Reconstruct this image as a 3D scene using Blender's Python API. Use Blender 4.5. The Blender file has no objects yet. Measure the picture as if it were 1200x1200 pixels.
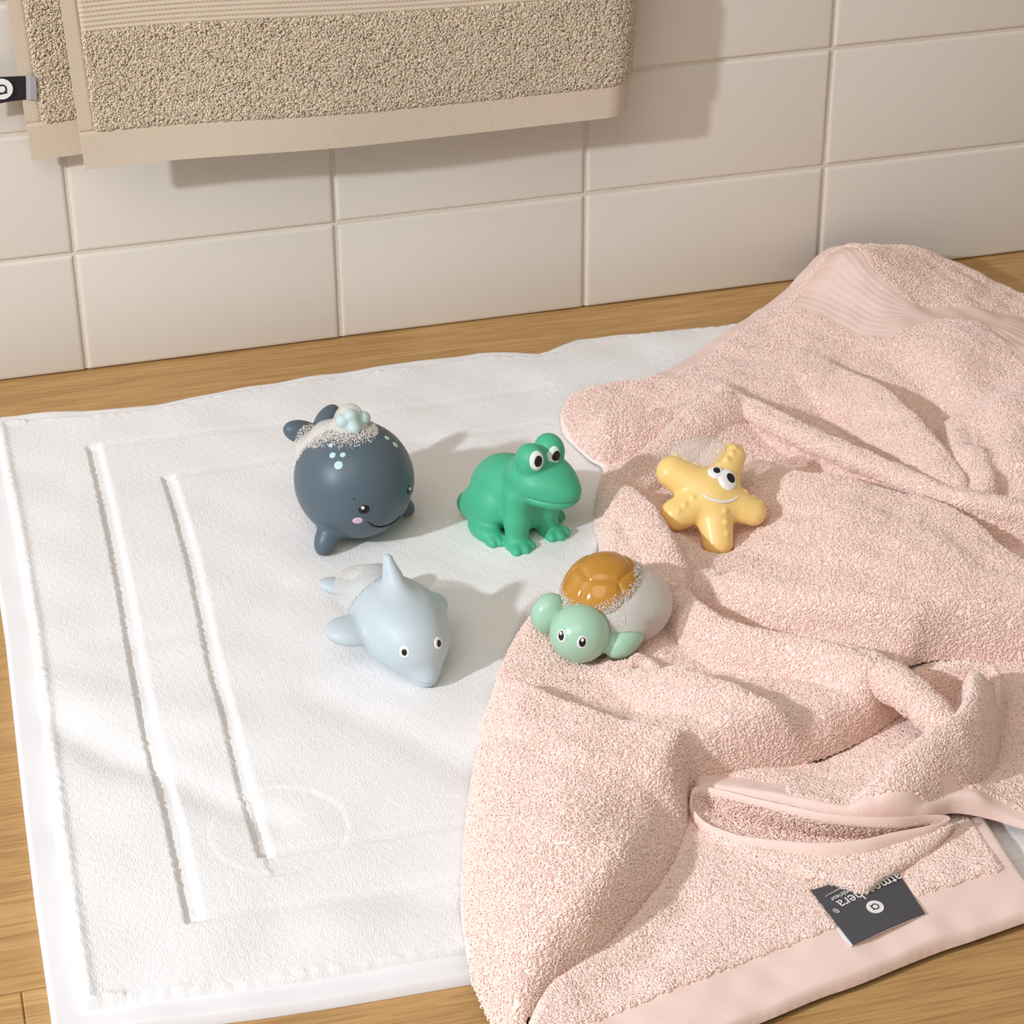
# Bath toys on a white bath mat and a crumpled pink towel, white tiled wall behind.
import bpy, bmesh, math
import numpy as np
from mathutils import Vector, Matrix
from mathutils.geometry import delaunay_2d_cdt

PI = math.pi
KEY_DIST, KEY_SIZE, KEY_P, KEY_COL = 1.7, 0.068, 20.0, (0.87, 0.92, 1.0)
FILL_P, FILL_COL = 11.0, (1.0, 0.94, 0.86)
WORLD_COL, WORLD_S = (1.0, 0.925, 0.82, 1), 0.37
EXPOSURE = 0.0
scene = bpy.context.scene
COL = scene.collection
T = 0.15                                   # one wall tile is 15 cm wide, 7.5 cm high

# ------------------------------------------------------------------ camera
CAMP = [2919.844, 0.5580446, 0.25387, -0.0059750, -0.5393215, -8.6063957, 4.6306612]
F_PX, PITCH, YAW, ROLL = CAMP[:4]
CAM = np.array(CAMP[4:7]) * T
_cp, _sp, _cy, _sy = math.cos(PITCH), math.sin(PITCH), math.cos(YAW), math.sin(YAW)
FW = np.array([_sy * _cp, _cy * _cp, -_sp])
_r = np.array([_cy, -_sy, 0.0])
_u = np.cross(_r, FW)
RT = _r * math.cos(ROLL) + _u * math.sin(ROLL)
UP = -_r * math.sin(ROLL) + _u * math.cos(ROLL)

def ray(px, py):
    return FW + RT * (px - 600) / F_PX + UP * (600 - py) / F_PX

def unp(px, py, z=0.0):
    """where the sight line of a photo point meets the height z"""
    d = ray(px, py)
    return CAM + d * (z - CAM[2]) / d[2]

def unpy(px, py, y=0.0):
    d = ray(px, py)
    return CAM + d * (y - CAM[1]) / d[1]

def proj(P):
    d = np.asarray(P) - CAM
    w = d @ FW
    return np.stack([600 + F_PX * (d @ RT) / w, 600 - F_PX * (d @ UP) / w], -1)

cam_data = bpy.data.cameras.new('camera')
cam_data.sensor_fit = 'HORIZONTAL'
cam_data.sensor_width = 36.0
cam_data.lens = 36.0 * F_PX / 1200.0
cam_data.clip_start = 0.05
cam = bpy.data.objects.new('camera', cam_data)
COL.objects.link(cam)
M = Matrix.Identity(4)
for i in range(3):
    M[i][0], M[i][1], M[i][2], M[i][3] = RT[i], UP[i], -FW[i], CAM[i]
cam.matrix_world = M
scene.camera = cam

# ------------------------------------------------------------------ helpers
def noise2(x, y, scale, seed, n=10):
    """smooth band-limited noise, about -1..1"""
    rng = np.random.default_rng(seed)
    out = np.zeros_like(x)
    for k in range(n):
        a = rng.uniform(0, 2 * PI)
        f = 2 * PI / scale * rng.uniform(0.6, 1.5)
        out = out + np.sin(f * (x * math.cos(a) + y * math.sin(a)) + rng.uniform(0, 2 * PI))
    return out / math.sqrt(n) / 1.2

def mesh_obj(name, V, Fs, mat, parent=None, smooth=True):
    """V (n,3); Fs: an (m,k) int array or a list of index tuples"""
    me = bpy.data.meshes.new(name)
    V = np.asarray(V, dtype=np.float32)
    if isinstance(Fs, np.ndarray):
        Fs = [Fs]
    elif Fs and not isinstance(Fs[0], np.ndarray):
        me.from_pydata([tuple(map(float, v)) for v in V], [], [tuple(map(int, f)) for f in Fs])
        Fs = None
    if Fs is not None:
        nl = sum(f.size for f in Fs)
        nf = sum(len(f) for f in Fs)
        me.vertices.add(len(V)); me.vertices.foreach_set('co', V.ravel())
        me.loops.add(nl)
        me.loops.foreach_set('vertex_index', np.concatenate([f.ravel() for f in Fs]).astype(np.int32))
        me.polygons.add(nf)
        tot = np.concatenate([np.full(len(f), f.shape[1]) for f in Fs])
        st = np.concatenate([[0], np.cumsum(tot)[:-1]])
        me.polygons.foreach_set('loop_start', st.astype(np.int32))
        me.polygons.foreach_set('loop_total', tot.astype(np.int32))
    me.update(calc_edges=True)
    me.validate()
    me.polygons.foreach_set('use_smooth', np.full(len(me.polygons), bool(smooth)))
    o = bpy.data.objects.new(name, me)
    COL.objects.link(o)
    if mat is not None:
        for m_ in (mat if isinstance(mat, (list, tuple)) else [mat]):
            me.materials.append(m_)
    if parent is not None:
        o.parent = parent
    return o

class Soup:
    def __init__(s):
        s.V = []; s.F = {}; s.n = 0
    def add(s, V, F):
        V = np.asarray(V, float)
        s.V.append(V)
        F = np.asarray(F, int) + s.n
        s.F.setdefault(F.shape[1], []).append(F)
        s.n += len(V)
    def build(s, name, mat, parent=None, smooth=True):
        return mesh_obj(name, np.concatenate(s.V), [np.concatenate(f) for f in s.F.values()], mat, parent, smooth)

def grid_faces(nu, nv, wrap_u=False, wrap_v=False):
    i, j = np.meshgrid(np.arange(nu if wrap_u else nu - 1), np.arange(nv if wrap_v else nv - 1), indexing='ij')
    a = i * nv + j
    b = ((i + 1) % nu) * nv + j
    c = ((i + 1) % nu) * nv + (j + 1) % nv
    d = i * nv + (j + 1) % nv
    return np.stack([a, b, c, d], -1).reshape(-1, 4)

def vnormals(V, F):
    n = np.zeros_like(V)
    for k in range(2, F.shape[1]):
        fn = np.cross(V[F[:, k - 1]] - V[F[:, 0]], V[F[:, k]] - V[F[:, 0]])
        for q in (0, k - 1, k):
            np.add.at(n, F[:, q], fn)
    return n / (np.linalg.norm(n, axis=1, keepdims=True) + 1e-12)

def tube(path, rad, sides=8, closed=False, flat=None, cap=True):
    """swept tube; flat=(direction vectors, factor) squashes the section"""
    path = np.asarray(path, float); n = len(path)
    rad = np.broadcast_to(np.asarray(rad, float), (n,))
    if closed:
        tan = np.roll(path, -1, 0) - np.roll(path, 1, 0)
    else:
        tan = np.gradient(path, axis=0)
    tan /= np.linalg.norm(tan, axis=1, keepdims=True) + 1e-12
    ref = np.array([0.13, 0.21, 1.0])
    a = np.cross(tan, ref); a /= np.linalg.norm(a, axis=1, keepdims=True) + 1e-12
    b = np.cross(a, tan)
    th = np.arange(sides) * 2 * PI / sides
    fa, fb = flat if flat is not None else (1, 1)
    V = path[:, None] + rad[:, None, None] * (fa * a[:, None] * np.cos(th)[None, :, None] + fb * b[:, None] * np.sin(th)[None, :, None])
    Fq = grid_faces(n, sides, closed, True)
    V = V.reshape(-1, 3)
    if cap and not closed:
        c0, c1 = len(V), len(V) + 1
        V = np.concatenate([V, path[:1], path[-1:]])
        k = np.arange(sides); k2 = (k + 1) % sides
        Ft = np.concatenate([np.stack([np.full(sides, c0), k2, k], -1), np.stack([np.full(sides, c1), (n - 1) * sides + k, (n - 1) * sides + k2], -1)])
        return V, [Fq, Ft]
    return V, [Fq]

def resample(P, step):
    P = np.asarray(P, float)
    d = np.concatenate([[0], np.cumsum(np.linalg.norm(np.diff(P[:, :2], axis=0), axis=1))])
    n = max(2, int(d[-1] / step) + 1)
    t = np.linspace(0, d[-1], n)
    return np.stack([np.interp(t, d, P[:, k]) for k in range(P.shape[1])], -1)

def spline(P, n, closed=False):
    """Catmull-Rom through the points"""
    P = np.asarray(P, float); m = len(P)
    if closed:
        Q = np.concatenate([P[-1:], P, P[:2]]); segs = m
    else:
        Q = np.concatenate([2 * P[:1] - P[1:2], P, 2 * P[-1:] - P[-2:-1]]); segs = m - 1
    t = np.linspace(0, segs, n, endpoint=not closed)
    i = np.minimum(t.astype(int), segs - 1); f = (t - i)[:, None]
    p0, p1, p2, p3 = Q[i], Q[i + 1], Q[i + 2], Q[i + 3]
    return 0.5 * (2 * p1 + (p2 - p0) * f + (2 * p0 - 5 * p1 + 4 * p2 - p3) * f**2 + (3 * p1 - p0 - 3 * p2 + p3) * f**3)

def inside(px, py, poly):
    poly = np.asarray(poly)
    res = np.zeros(px.shape, bool)
    x0, y0 = poly[-1][:2]
    for x1, y1 in poly[:, :2]:
        c = ((y1 > py) != (y0 > py)) & (px < (x0 - x1) * (py - y1) / (y0 - y1 + 1e-15) + x1)
        res ^= c
        x0, y0 = x1, y1
    return res

def seg_dist(X, Y, poly, closed=False):
    """distance to a polyline, plus the interpolated extra columns and the side (+1 left of travel, -1 right, between past the ends)"""
    P = np.asarray(poly, float)
    if closed:
        P = np.concatenate([P, P[:1]])
    best = np.full(X.shape, 1e9); ex = np.zeros(X.shape + (P.shape[1] - 2,)); side = np.ones(X.shape)
    for a, b in zip(P[:-1], P[1:]):
        d = b[:2] - a[:2]; L2 = d @ d + 1e-18
        t = np.clip(((X - a[0]) * d[0] + (Y - a[1]) * d[1]) / L2, 0, 1)
        qx, qy = X - a[0] - t * d[0], Y - a[1] - t * d[1]
        D = np.hypot(qx, qy)
        m = D < best
        best = np.where(m, D, best)
        side = np.where(m, (d[0] * qy - d[1] * qx) / (math.sqrt(L2) * D + 1e-12), side)
        for k in range(ex.shape[-1]):
            ex[..., k] = np.where(m, a[2 + k] + t * (b[2 + k] - a[2 + k]), ex[..., k])
    return best, ex, side

def empty(name, loc, label, cat, group=None):
    o = bpy.data.objects.new(name, None)
    o.empty_display_size = 0.02
    COL.objects.link(o)
    o.location = loc
    o['label'] = label; o['category'] = cat
    if group: o['group'] = group
    return o

def settle(child, parent):
    """child built in world coordinates: move it under a parent that has only a location"""
    child.parent = parent
    child.matrix_parent_inverse = Matrix.Identity(4)
    child.data.transform(Matrix.Translation(-Vector(parent.location)))
    return child

# ------------------------------------------------------------------ materials
def srgb(r, g, b):
    f = lambda c: (c / 255 / 12.92) if c / 255 <= 0.04045 else ((c / 255 + 0.055) / 1.055) ** 2.4
    return (f(r), f(g), f(b), 1.0)

def mat(name, col, rough=0.6, spec=0.5, sss=0.0, sheen=0.0, var=0.0, var_scale=40, bump=0.0, bump_scale=300, coat=0.0, stretch=None):
    m = bpy.data.materials.new(name); m.use_nodes = True
    nt = m.node_tree; b = nt.nodes['Principled BSDF']
    b.inputs['Base Color'].default_value = col
    b.inputs['Roughness'].default_value = rough
    b.inputs['Specular IOR Level'].default_value = spec
    b.inputs['Sheen Weight'].default_value = sheen
    b.inputs['Sheen Roughness'].default_value = 0.5
    if coat:
        b.inputs['Coat Weight'].default_value = coat
        b.inputs['Coat Roughness'].default_value = 0.12
    if sss:
        b.inputs['Subsurface Weight'].default_value = sss
        b.inputs['Subsurface Radius'].default_value = (1.0, 0.7, 0.5)
        b.inputs['Subsurface Scale'].default_value = 0.004
    if var or bump:
        tc = nt.nodes.new('ShaderNodeTexCoord')
        src = tc.outputs['Object']
        if stretch:
            mp = nt.nodes.new('ShaderNodeMapping'); mp.inputs['Scale'].default_value = stretch
            nt.links.new(src, mp.inputs['Vector']); src = mp.outputs['Vector']
    if var:
        nz = nt.nodes.new('ShaderNodeTexNoise'); nz.inputs['Scale'].default_value = var_scale
        nz.inputs['Detail'].default_value = 4
        nt.links.new(src, nz.inputs['Vector'])
        mx = nt.nodes.new('ShaderNodeMix'); mx.data_type = 'RGBA'
        mx.inputs[6].default_value = tuple(c * (1 - var) for c in col[:3]) + (1,)
        mx.inputs[7].default_value = tuple(min(1, c * (1 + var)) for c in col[:3]) + (1,)
        nt.links.new(nz.outputs['Fac'], mx.inputs[0]); nt.links.new(mx.outputs[2], b.inputs['Base Color'])
    if bump:
        nb = nt.nodes.new('ShaderNodeTexNoise'); nb.inputs['Scale'].default_value = bump_scale
        nb.inputs['Detail'].default_value = 3
        nt.links.new(src, nb.inputs['Vector'])
        bp = nt.nodes.new('ShaderNodeBump'); bp.inputs['Strength'].default_value = bump
        bp.inputs['Distance'].default_value = 0.001
        nt.links.new(nb.outputs['Fac'], bp.inputs['Height']); nt.links.new(bp.outputs['Normal'], b.inputs['Normal'])
    return m

def weave_mat(name, col, scale, direction='DIAGONAL', strength=0.5, rough=0.85):
    """flat woven band: fine twill / rib lines as bump"""
    m = mat(name, col, rough, 0.2, sheen=0.2)
    nt = m.node_tree; b = nt.nodes['Principled BSDF']
    tc = nt.nodes.new('ShaderNodeTexCoord')
    w = nt.nodes.new('ShaderNodeTexWave'); w.inputs['Scale'].default_value = scale
    w.bands_direction = direction; w.inputs['Distortion'].default_value = 0.6
    w.inputs['Detail'].default_value = 1
    nt.links.new(tc.outputs['Object'], w.inputs['Vector'])
    bp = nt.nodes.new('ShaderNodeBump'); bp.inputs['Strength'].default_value = strength
    bp.inputs['Distance'].default_value = 0.0006
    nt.links.new(w.outputs['Fac'], bp.inputs['Height']); nt.links.new(bp.outputs['Normal'], b.inputs['Normal'])
    return m

def wood_mat():
    m = bpy.data.materials.new('oak_planks'); m.use_nodes = True
    nt = m.node_tree; b = nt.nodes['Principled BSDF']; b.inputs['Roughness'].default_value = 0.5
    b.inputs['Specular IOR Level'].default_value = 0.3
    tc = nt.nodes.new('ShaderNodeTexCoord')
    mp = nt.nodes.new('ShaderNodeMapping'); mp.inputs['Scale'].default_value = (5, 60, 60)
    nt.links.new(tc.outputs['Object'], mp.inputs['Vector'])
    n1 = nt.nodes.new('ShaderNodeTexNoise'); n1.inputs['Scale'].default_value = 1.4; n1.inputs['Detail'].default_value = 5
    n1.inputs['Distortion'].default_value = 0.8
    nt.links.new(mp.outputs['Vector'], n1.inputs['Vector'])
    mp2 = nt.nodes.new('ShaderNodeMapping'); mp2.inputs['Scale'].default_value = (18, 420, 420)
    nt.links.new(tc.outputs['Object'], mp2.inputs['Vector'])
    n2 = nt.nodes.new('ShaderNodeTexNoise'); n2.inputs['Scale'].default_value = 1.5; n2.inputs['Detail'].default_value = 2
    nt.links.new(mp2.outputs['Vector'], n2.inputs['Vector'])
    r1 = nt.nodes.new('ShaderNodeValToRGB')
    e = r1.color_ramp.elements
    e[0].position = 0.3; e[0].color = WOOD[0]
    e[1].position = 0.7; e[1].color = WOOD[1]
    nt.links.new(n1.outputs['Fac'], r1.inputs['Fac'])
    r2 = nt.nodes.new('ShaderNodeValToRGB'); e = r2.color_ramp.elements
    e[0].position = 0.36; e[0].color = (0.74, 0.69, 0.62, 1); e[1].position = 0.56; e[1].color = (1, 1, 1, 1)
    nt.links.new(n2.outputs['Fac'], r2.inputs['Fac'])
    mx = nt.nodes.new('ShaderNodeMix'); mx.data_type = 'RGBA'; mx.blend_type = 'MULTIPLY'; mx.inputs[0].default_value = 0.8
    nt.links.new(r1.outputs['Color'], mx.inputs[6]); nt.links.new(r2.outputs['Color'], mx.inputs[7])
    nt.links.new(mx.outputs[2], b.inputs['Base Color'])
    bp = nt.nodes.new('ShaderNodeBump'); bp.inputs['Strength'].default_value = 0.25; bp.inputs['Distance'].default_value = 0.0004
    nt.links.new(n2.outputs['Fac'], bp.inputs['Height']); nt.links.new(bp.outputs['Normal'], b.inputs['Normal'])
    return m

def foam_mat(name, alpha, col=(0.9, 0.86, 0.8, 1), sss=0.0):
    """lather: a milky film the things behind shine through"""
    m = bpy.data.materials.new(name); m.use_nodes = True
    nt = m.node_tree; b = nt.nodes['Principled BSDF']
    b.inputs['Base Color'].default_value = col
    b.inputs['Roughness'].default_value = 0.45
    b.inputs['Alpha'].default_value = alpha
    b.inputs['Subsurface Weight'].default_value = sss
    b.inputs['Subsurface Radius'].default_value = (1.0, 0.95, 0.9)
    b.inputs['Subsurface Scale'].default_value = 0.006
    tc = nt.nodes.new('ShaderNodeTexCoord')
    v = nt.nodes.new('ShaderNodeTexVoronoi'); v.inputs['Scale'].default_value = 1500
    nt.links.new(tc.outputs['Object'], v.inputs['Vector'])
    bp = nt.nodes.new('ShaderNodeBump'); bp.inputs['Strength'].default_value = 0.9; bp.inputs['Distance'].default_value = 0.0005
    nt.links.new(v.outputs['Distance'], bp.inputs['Height']); nt.links.new(bp.outputs['Normal'], b.inputs['Normal'])
    return m

def yarn_mat(name, col):
    """matt cotton yarn"""
    m = bpy.data.materials.new(name); m.use_nodes = True
    nt = m.node_tree; nt.nodes.remove(nt.nodes['Principled BSDF']); out = nt.nodes['Material Output']
    d = nt.nodes.new('ShaderNodeBsdfDiffuse'); d.inputs['Color'].default_value = col
    nt.links.new(d.outputs[0], out.inputs['Surface'])
    return m

WOOD = (srgb(176, 136, 86), srgb(200, 160, 106))
M_wood = wood_mat()
M_tile = mat('white_glazed_tile', srgb(220, 213, 203), 0.35, 0.45, var=0.012, var_scale=9)
M_grout = mat('cream_grout', srgb(218, 208, 194), 0.8, 0.2, bump=0.5, bump_scale=900)
M_gap = mat('shadow_gap', srgb(60, 45, 30), 0.9, 0.1)
M_mat = mat('white_cotton', srgb(239, 237, 237), 0.95, 0.1, sheen=0.1, bump=0.5, bump_scale=1500, stretch=(1.0, 0.35, 1.0))
M_math = weave_mat('white_woven_hem', srgb(233, 231, 232), 900, 'X', 0.12)
M_pink = mat('pink_terry', srgb(252, 228, 219), 0.95, 0.1, sheen=0.15)
M_pinkpile = yarn_mat('pink_terry_loops', srgb(255, 232, 222))
M_pinkhem = weave_mat('pink_woven_hem', srgb(244, 216, 206), 420, 'DIAGONAL', 0.25)
M_pinkrib = mat('pink_ribbed_band', srgb(240, 212, 202), 0.9, 0.1)
M_beige = mat('beige_terry', srgb(196, 178, 155), 0.95, 0.1)
M_beigepile = yarn_mat('beige_terry_loops', srgb(226, 211, 190))
M_beigehem = weave_mat('beige_woven_hem', srgb(210, 194, 174), 300, 'DIAGONAL', 0.4)
M_label = mat('charcoal_label', srgb(80, 79, 83), 0.6, 0.3, bump=0.2, bump_scale=1500)
M_labeledge = mat('label_white_back', srgb(235, 232, 236), 0.7, 0.2)
M_ink = mat('white_woven_letters', srgb(236, 233, 233), 0.7, 0.2)
M_black = mat('black_satin_tag', srgb(40, 36, 42), 0.55, 0.3)
M_silver = mat('silver_stitching', srgb(168, 166, 166), 0.6, 0.4, bump=0.6, bump_scale=1600)

# ------------------------------------------------------------------ the setting
def build_floor():
    s = Soup()
    ys = [0.02, -0.2545, -0.5145, -0.77, -1.03]
    rng = np.random.default_rng(4)
    for k in range(len(ys) - 1):
        y1, y0 = ys[k], ys[k + 1]
        xs = [-0.6, 1.2] if k == 0 else ([-0.6, 0.95, 1.2] if k == 1 else ([-0.6, -0.567 * T, 1.2] if k == 2 else [-0.6, 0.4, 1.2]))
        for x0, x1 in zip(xs[:-1], xs[1:]):
            g, b = 0.0002, 0.0006
            X = [x0 + g, x0 + g + b, x1 - g - b, x1 - g]; Y = [y0 + g, y0 + g + b, y1 - g - b, y1 - g]
            V = []
            for i in range(4):
                for j in range(4):
                    V.append((X[i], Y[j], -0.0006 if i in (0, 3) or j in (0, 3) else 0.0))
            s.add(V, grid_faces(4, 4))
    s.add([(-0.6, -1.03, -0.0012), (1.2, -1.03, -0.0012), (1.2, 0.02, -0.0012), (-0.6, 0.02, -0.0012)], [(0, 1, 2, 3)])
    o = s.build('floor', M_wood, smooth=False)
    o['kind'] = 'structure'
build_floor()

def build_wall():
    W, H = T, T * 0.5
    g = 0.0009
    rng = np.random.default_rng(11)
    s = Soup()
    prof = [(0.0, -0.0022), (0.0004, -0.0009), (0.0012, -0.0003), (0.0026, 0.0)]
    for i in range(-4, 7):
        for j in range(0, 6):
            x0, x1 = i * W + g, (i + 1) * W - g
            z0, z1 = j * H + (0.0006 if j == 0 else g), (j + 1) * H - g
            a, b_, c = rng.normal(0, 0.0025, 2).tolist() + [rng.normal(0, 0.0002)]
            X = [x0 + p[0] for p in prof] + [x1 - p[0] for p in prof[::-1]]
            Z = [z0 + p[0] for p in prof] + [z1 - p[0] for p in prof[::-1]]
            D = [p[1] for p in prof] + [p[1] for p in prof[::-1]]
            V = []
            for p in range(8):
                for q in range(8):
                    dep = min(D[p], D[q])
                    off = a * (X[p] - (x0 + x1) / 2) + b_ * (Z[q] - (z0 + z1) / 2) + c
                    V.append((X[p], -(dep + off) - 0.0, Z[q]))
            s.add(V, grid_faces(8, 8)[:, ::-1])
    wall = s.build('wall_back', M_tile, smooth=True)
    wall['kind'] = 'structure'
    gr = mesh_obj('grout', [(-0.6, 0.0013, 0.0012), (1.05, 0.0013, 0.0012), (1.05, 0.0013, 0.45), (-0.6, 0.0013, 0.45),
                            (-0.6, 0.03, 0.0012), (1.05, 0.03, 0.0012), (1.05, 0.03, 0.45), (-0.6, 0.03, 0.45)],
                  [(0, 1, 2, 3), (5, 4, 7, 6), (4, 5, 1, 0), (3, 2, 6, 7), (1, 5, 6, 2), (4, 0, 3, 7)], M_grout, wall, smooth=False)
build_wall()

# ------------------------------------------------------------------ light
def area(name, loc, target, size, power, col):
    L = bpy.data.lights.new(name, 'AREA'); L.shape = 'DISK'; L.size = size; L.energy = power; L.color = col
    o = bpy.data.objects.new(name, L); COL.objects.link(o)
    o.location = loc
    d = Vector(target) - Vector(loc)
    o.rotation_euler = d.to_track_quat('-Z', 'Y').to_euler()
    return o
LD = np.array([0.787, 0.350, -0.508]); LD /= np.linalg.norm(LD)
CEN = np.array([0.2, -0.28, 0.03])
area('key_lamp', CEN - LD * KEY_DIST, CEN, KEY_SIZE, KEY_P, KEY_COL)
area('added_fill', CEN + np.array([-0.7, -1.0, 1.6]), CEN, 1.3, FILL_P, FILL_COL)  # added large fill lamp to soften the form shading, not a real window
w = bpy.data.worlds.new('room_light'); scene.world = w; w.use_nodes = True
w.node_tree.nodes['Background'].inputs['Color'].default_value = WORLD_COL
w.node_tree.nodes['Background'].inputs['Strength'].default_value = WORLD_S
scene.view_settings.view_transform = 'Standard'
scene.view_settings.look = 'None'
scene.view_settings.exposure = EXPOSURE
scene.view_settings.gamma = 1.0
scene.view_settings.use_curve_mapping = False
scene.cycles.max_bounces = 10
scene.cycles.diffuse_bounces = 8
scene.cycles.transparent_max_bounces = 24

# ------------------------------------------------------------------ terry loops
def loops_of(V, F, n, height, spread, rad, seed, keep=None, lean=None, lean_w=0.0):
    """n little yarn loops standing on a triangulated surface"""
    rng = np.random.default_rng(seed)
    N = vnormals(V, F)
    A = np.linalg.norm(np.cross(V[F[:, 1]] - V[F[:, 0]], V[F[:, 2]] - V[F[:, 0]]), axis=1)
    t = rng.choice(len(F), n, p=A / A.sum())
    a, b = rng.random(n), rng.random(n)
    sw = a + b > 1; a[sw], b[sw] = 1 - a[sw], 1 - b[sw]
    c = 1 - a - b
    P = a[:, None] * V[F[t, 0]] + b[:, None] * V[F[t, 1]] + c[:, None] * V[F[t, 2]]
    Nn = a[:, None] * N[F[t, 0]] + b[:, None] * N[F[t, 1]] + c[:, None] * N[F[t, 2]]
    if keep is not None:
        k = keep(P); P, Nn = P[k], Nn[k]
    n = len(P)
    Nn /= np.linalg.norm(Nn, axis=1, keepdims=True) + 1e-12
    D = rng.normal(size=(n, 3))
    if lean is not None:
        D = D + np.asarray(lean) * lean_w
    D -= (D * Nn).sum(1, keepdims=True) * Nn
    D /= np.linalg.norm(D, axis=1, keepdims=True) + 1e-12
    S = np.cross(Nn, D)
    h = height * rng.uniform(0.65, 1.25, n); w = spread * rng.uniform(0.6, 1.3, n)
    tilt = rng.normal(0, 0.45, n)
    ts = np.array([0.0, 0.3, 0.7, 1.0]); hs = np.array([-0.25, 0.8, 0.95, -0.15]); rs = np.array([0.75, 1.0, 1.05, 0.7])
    ang = np.arange(3) * 2 * PI / 3
    out = np.empty((n, 4, 3, 3))
    for i in range(4):
        ctr = P + Nn * (h * hs[i])[:, None] + D * (w * (ts[i] - 0.5))[:, None] + S * (h * max(hs[i], 0) * tilt)[:, None]
        tdir = (D * 1.0 + Nn * [1.2, 0.9, -0.9, -1.2][i]); tdir /= np.linalg.norm(tdir, axis=1, keepdims=True)
        e2 = np.cross(tdir, S)
        for q in range(3):
            out[:, i, q] = ctr + rad * rs[i] * (S * math.cos(ang[q]) + e2 * math.sin(ang[q]))
    base = (np.arange(n) * 12)[:, None, None]
    fq = grid_faces(4, 3, False, True)
    return out.reshape(-1, 3), (base + fq[None]).reshape(-1, 4)

# ------------------------------------------------------------------ bath mat
MAT_TOP = 0.0075
def build_mat():
    U = lambda p, z=0.004: unp(p[0], p[1], z)[:2]
    left = np.array([(-.47, -.25), (-.462, -1.2), (-.466, -1.8), (-.488, -2.6), (-.498, -3.1), (-.502, -3.70)]) * T
    topx = [(-12, 489), (0, 487.5), (100, 476), (233, 466), (283, 459.5), (400, 438.5), (525, 419), (600, 408), (667, 399.6), (710, 399), (733, 400.4), (744, 398), (775, 385), (817, 379.6), (862, 376.7), (1000, 364), (1200, 341)]
    top = np.array([U(p) for p in topx])
    bot = np.array([(-.502, -3.662), (-.197, -3.668), (.348, -3.706), (.609, -3.716), (2.2, -3.74), (4.2, -3.76)]) * T
    x0, x1 = -0.47 * T, 0.628
    nx, ny = 560, 420
    u = np.linspace(0, 1, nx); v = np.linspace(0, 1, ny)
    Ug, Vg = np.meshgrid(u, v, indexing='ij')
    yt = np.interp(x0 + u * (x1 - x0), top[:, 0], top[:, 1]); yb = np.interp(x0 + u * (x1 - x0), bot[:, 0], bot[:, 1])
    Y = yb[:, None] * (1 - Vg) + yt[:, None] * Vg
    xl = np.interp(-Y, -left[:, 1], left[:, 0])
    # concentrate the columns on the part in view
    w_ = Ug ** 1.25
    X = xl * (1 - w_) + x1 * w_
    def line(px):
        return np.array([list(U(p, MAT_TOP)) for p in px])
    Z = np.full(X.shape, MAT_TOP)
    Z += 0.0011 * noise2(X, Y, 0.13, 3) + 0.0005 * noise2(X, Y, 0.045, 8)
    def dent(px, width, depth, soft):
        d, _, side_ = seg_dist(X, Y, line(px))
        rag = 0.0004 * noise2(X, Y, 0.004, 12) if depth > 0.001 else 0
        sf = np.where(side_ > 0, soft * 3.6, soft) if depth > 0.001 else soft
        k = np.clip((width - d + rag) / sf + 0.5, 0, 1); k = k * k * (3 - 2 * k)
        if depth > 0.001:                                       # square ends
            a, b = np.array(line(px)[0]), np.array(line(px)[-1])
            k = k * (Y < a[1] + 0.0005) * (Y > b[1] - 0.0005)
        return depth * k
    g1 = [(109, 522), (125, 590), (145, 687), (160, 777), (174, 853), (191, 915), (205, 968), (228, 1080)]
    g2 = [(196, 557), (211, 603), (224, 650), (236, 705), (250, 777), (268, 843), (286, 915), (311, 1002)]
    Z -= dent(g1, 0.0034, 0.0021, 0.0010)
    Z -= dent(g2, 0.0030, 0.0019, 0.0010)
    for px in ([(228, 1078), (390, 1053), (545, 1030), (1000, 962)], [(311, 1000), (430, 982), (545, 965), (1000, 900)],
               [(109, 524), (240, 508), (333, 498), (640, 456)], [(196, 557), (340, 537), (640, 496)]):
        Z -= dent(px, 0.0030, 0.0004, 0.0016)
    # soft dips and swells across the mat
    for px, wd, dp in (([(62, 845), (130, 885), (190, 905), (262, 938), (320, 960)], 0.010, 0.0024), ([(370, 815), (450, 850), (560, 905)], 0.012, 0.0020),
                       ([(330, 690), (250, 742), (120, 752)], 0.010, 0.0010), ([(330, 1060), (460, 1045), (540, 1060)], 0.012, 0.0016)):
        d, _, _ = seg_dist(X, Y, line(px)); Z -= dp * np.exp(-(d / wd) ** 2)
    for px, wd, dp in (([(60, 800), (160, 830), (250, 850)], 0.014, 0.0014), ([(640, 440), (700, 425), (760, 410)], 0.018, 0.0030), ([(800, 400), (900, 385)], 0.02, 0.003)):
        d, _, _ = seg_dist(X, Y, line(px)); Z += dp * np.exp(-(d / wd) ** 2)
    # woven roundel
    c = U((326, 972), MAT_TOP); R = np.hypot(X - c[0], Y - c[1])
    Z -= 0.00012 * np.exp(-((R - 0.0300) / 0.0012) ** 2)
    gx, _, side = seg_dist(X, Y, line(g2))
    Z -= np.where((R < 0.030) & (side > 0), 0.0005, 0) - np.where((R < 0.030) & (side < 0), 0.0003, 0)
    # the heaped towel presses the pile flat underneath
    heap = line([(800, 440), (740, 490), (712, 500), (690, 520), (712, 556), (706, 590), (704, 625), (694, 660), (680, 682), (638, 696), (612, 716), (592, 764), (580, 815), (590, 880), (572, 1000), (566, 1090), (580, 1190), (700, 1250), (1000, 1200), (1400, 1000), (1450, 600), (1300, 420), (1200, 370), (1100, 330), (960, 350), (870, 395)])
    hd, _, _ = seg_dist(X, Y, heap, closed=True)
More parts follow.
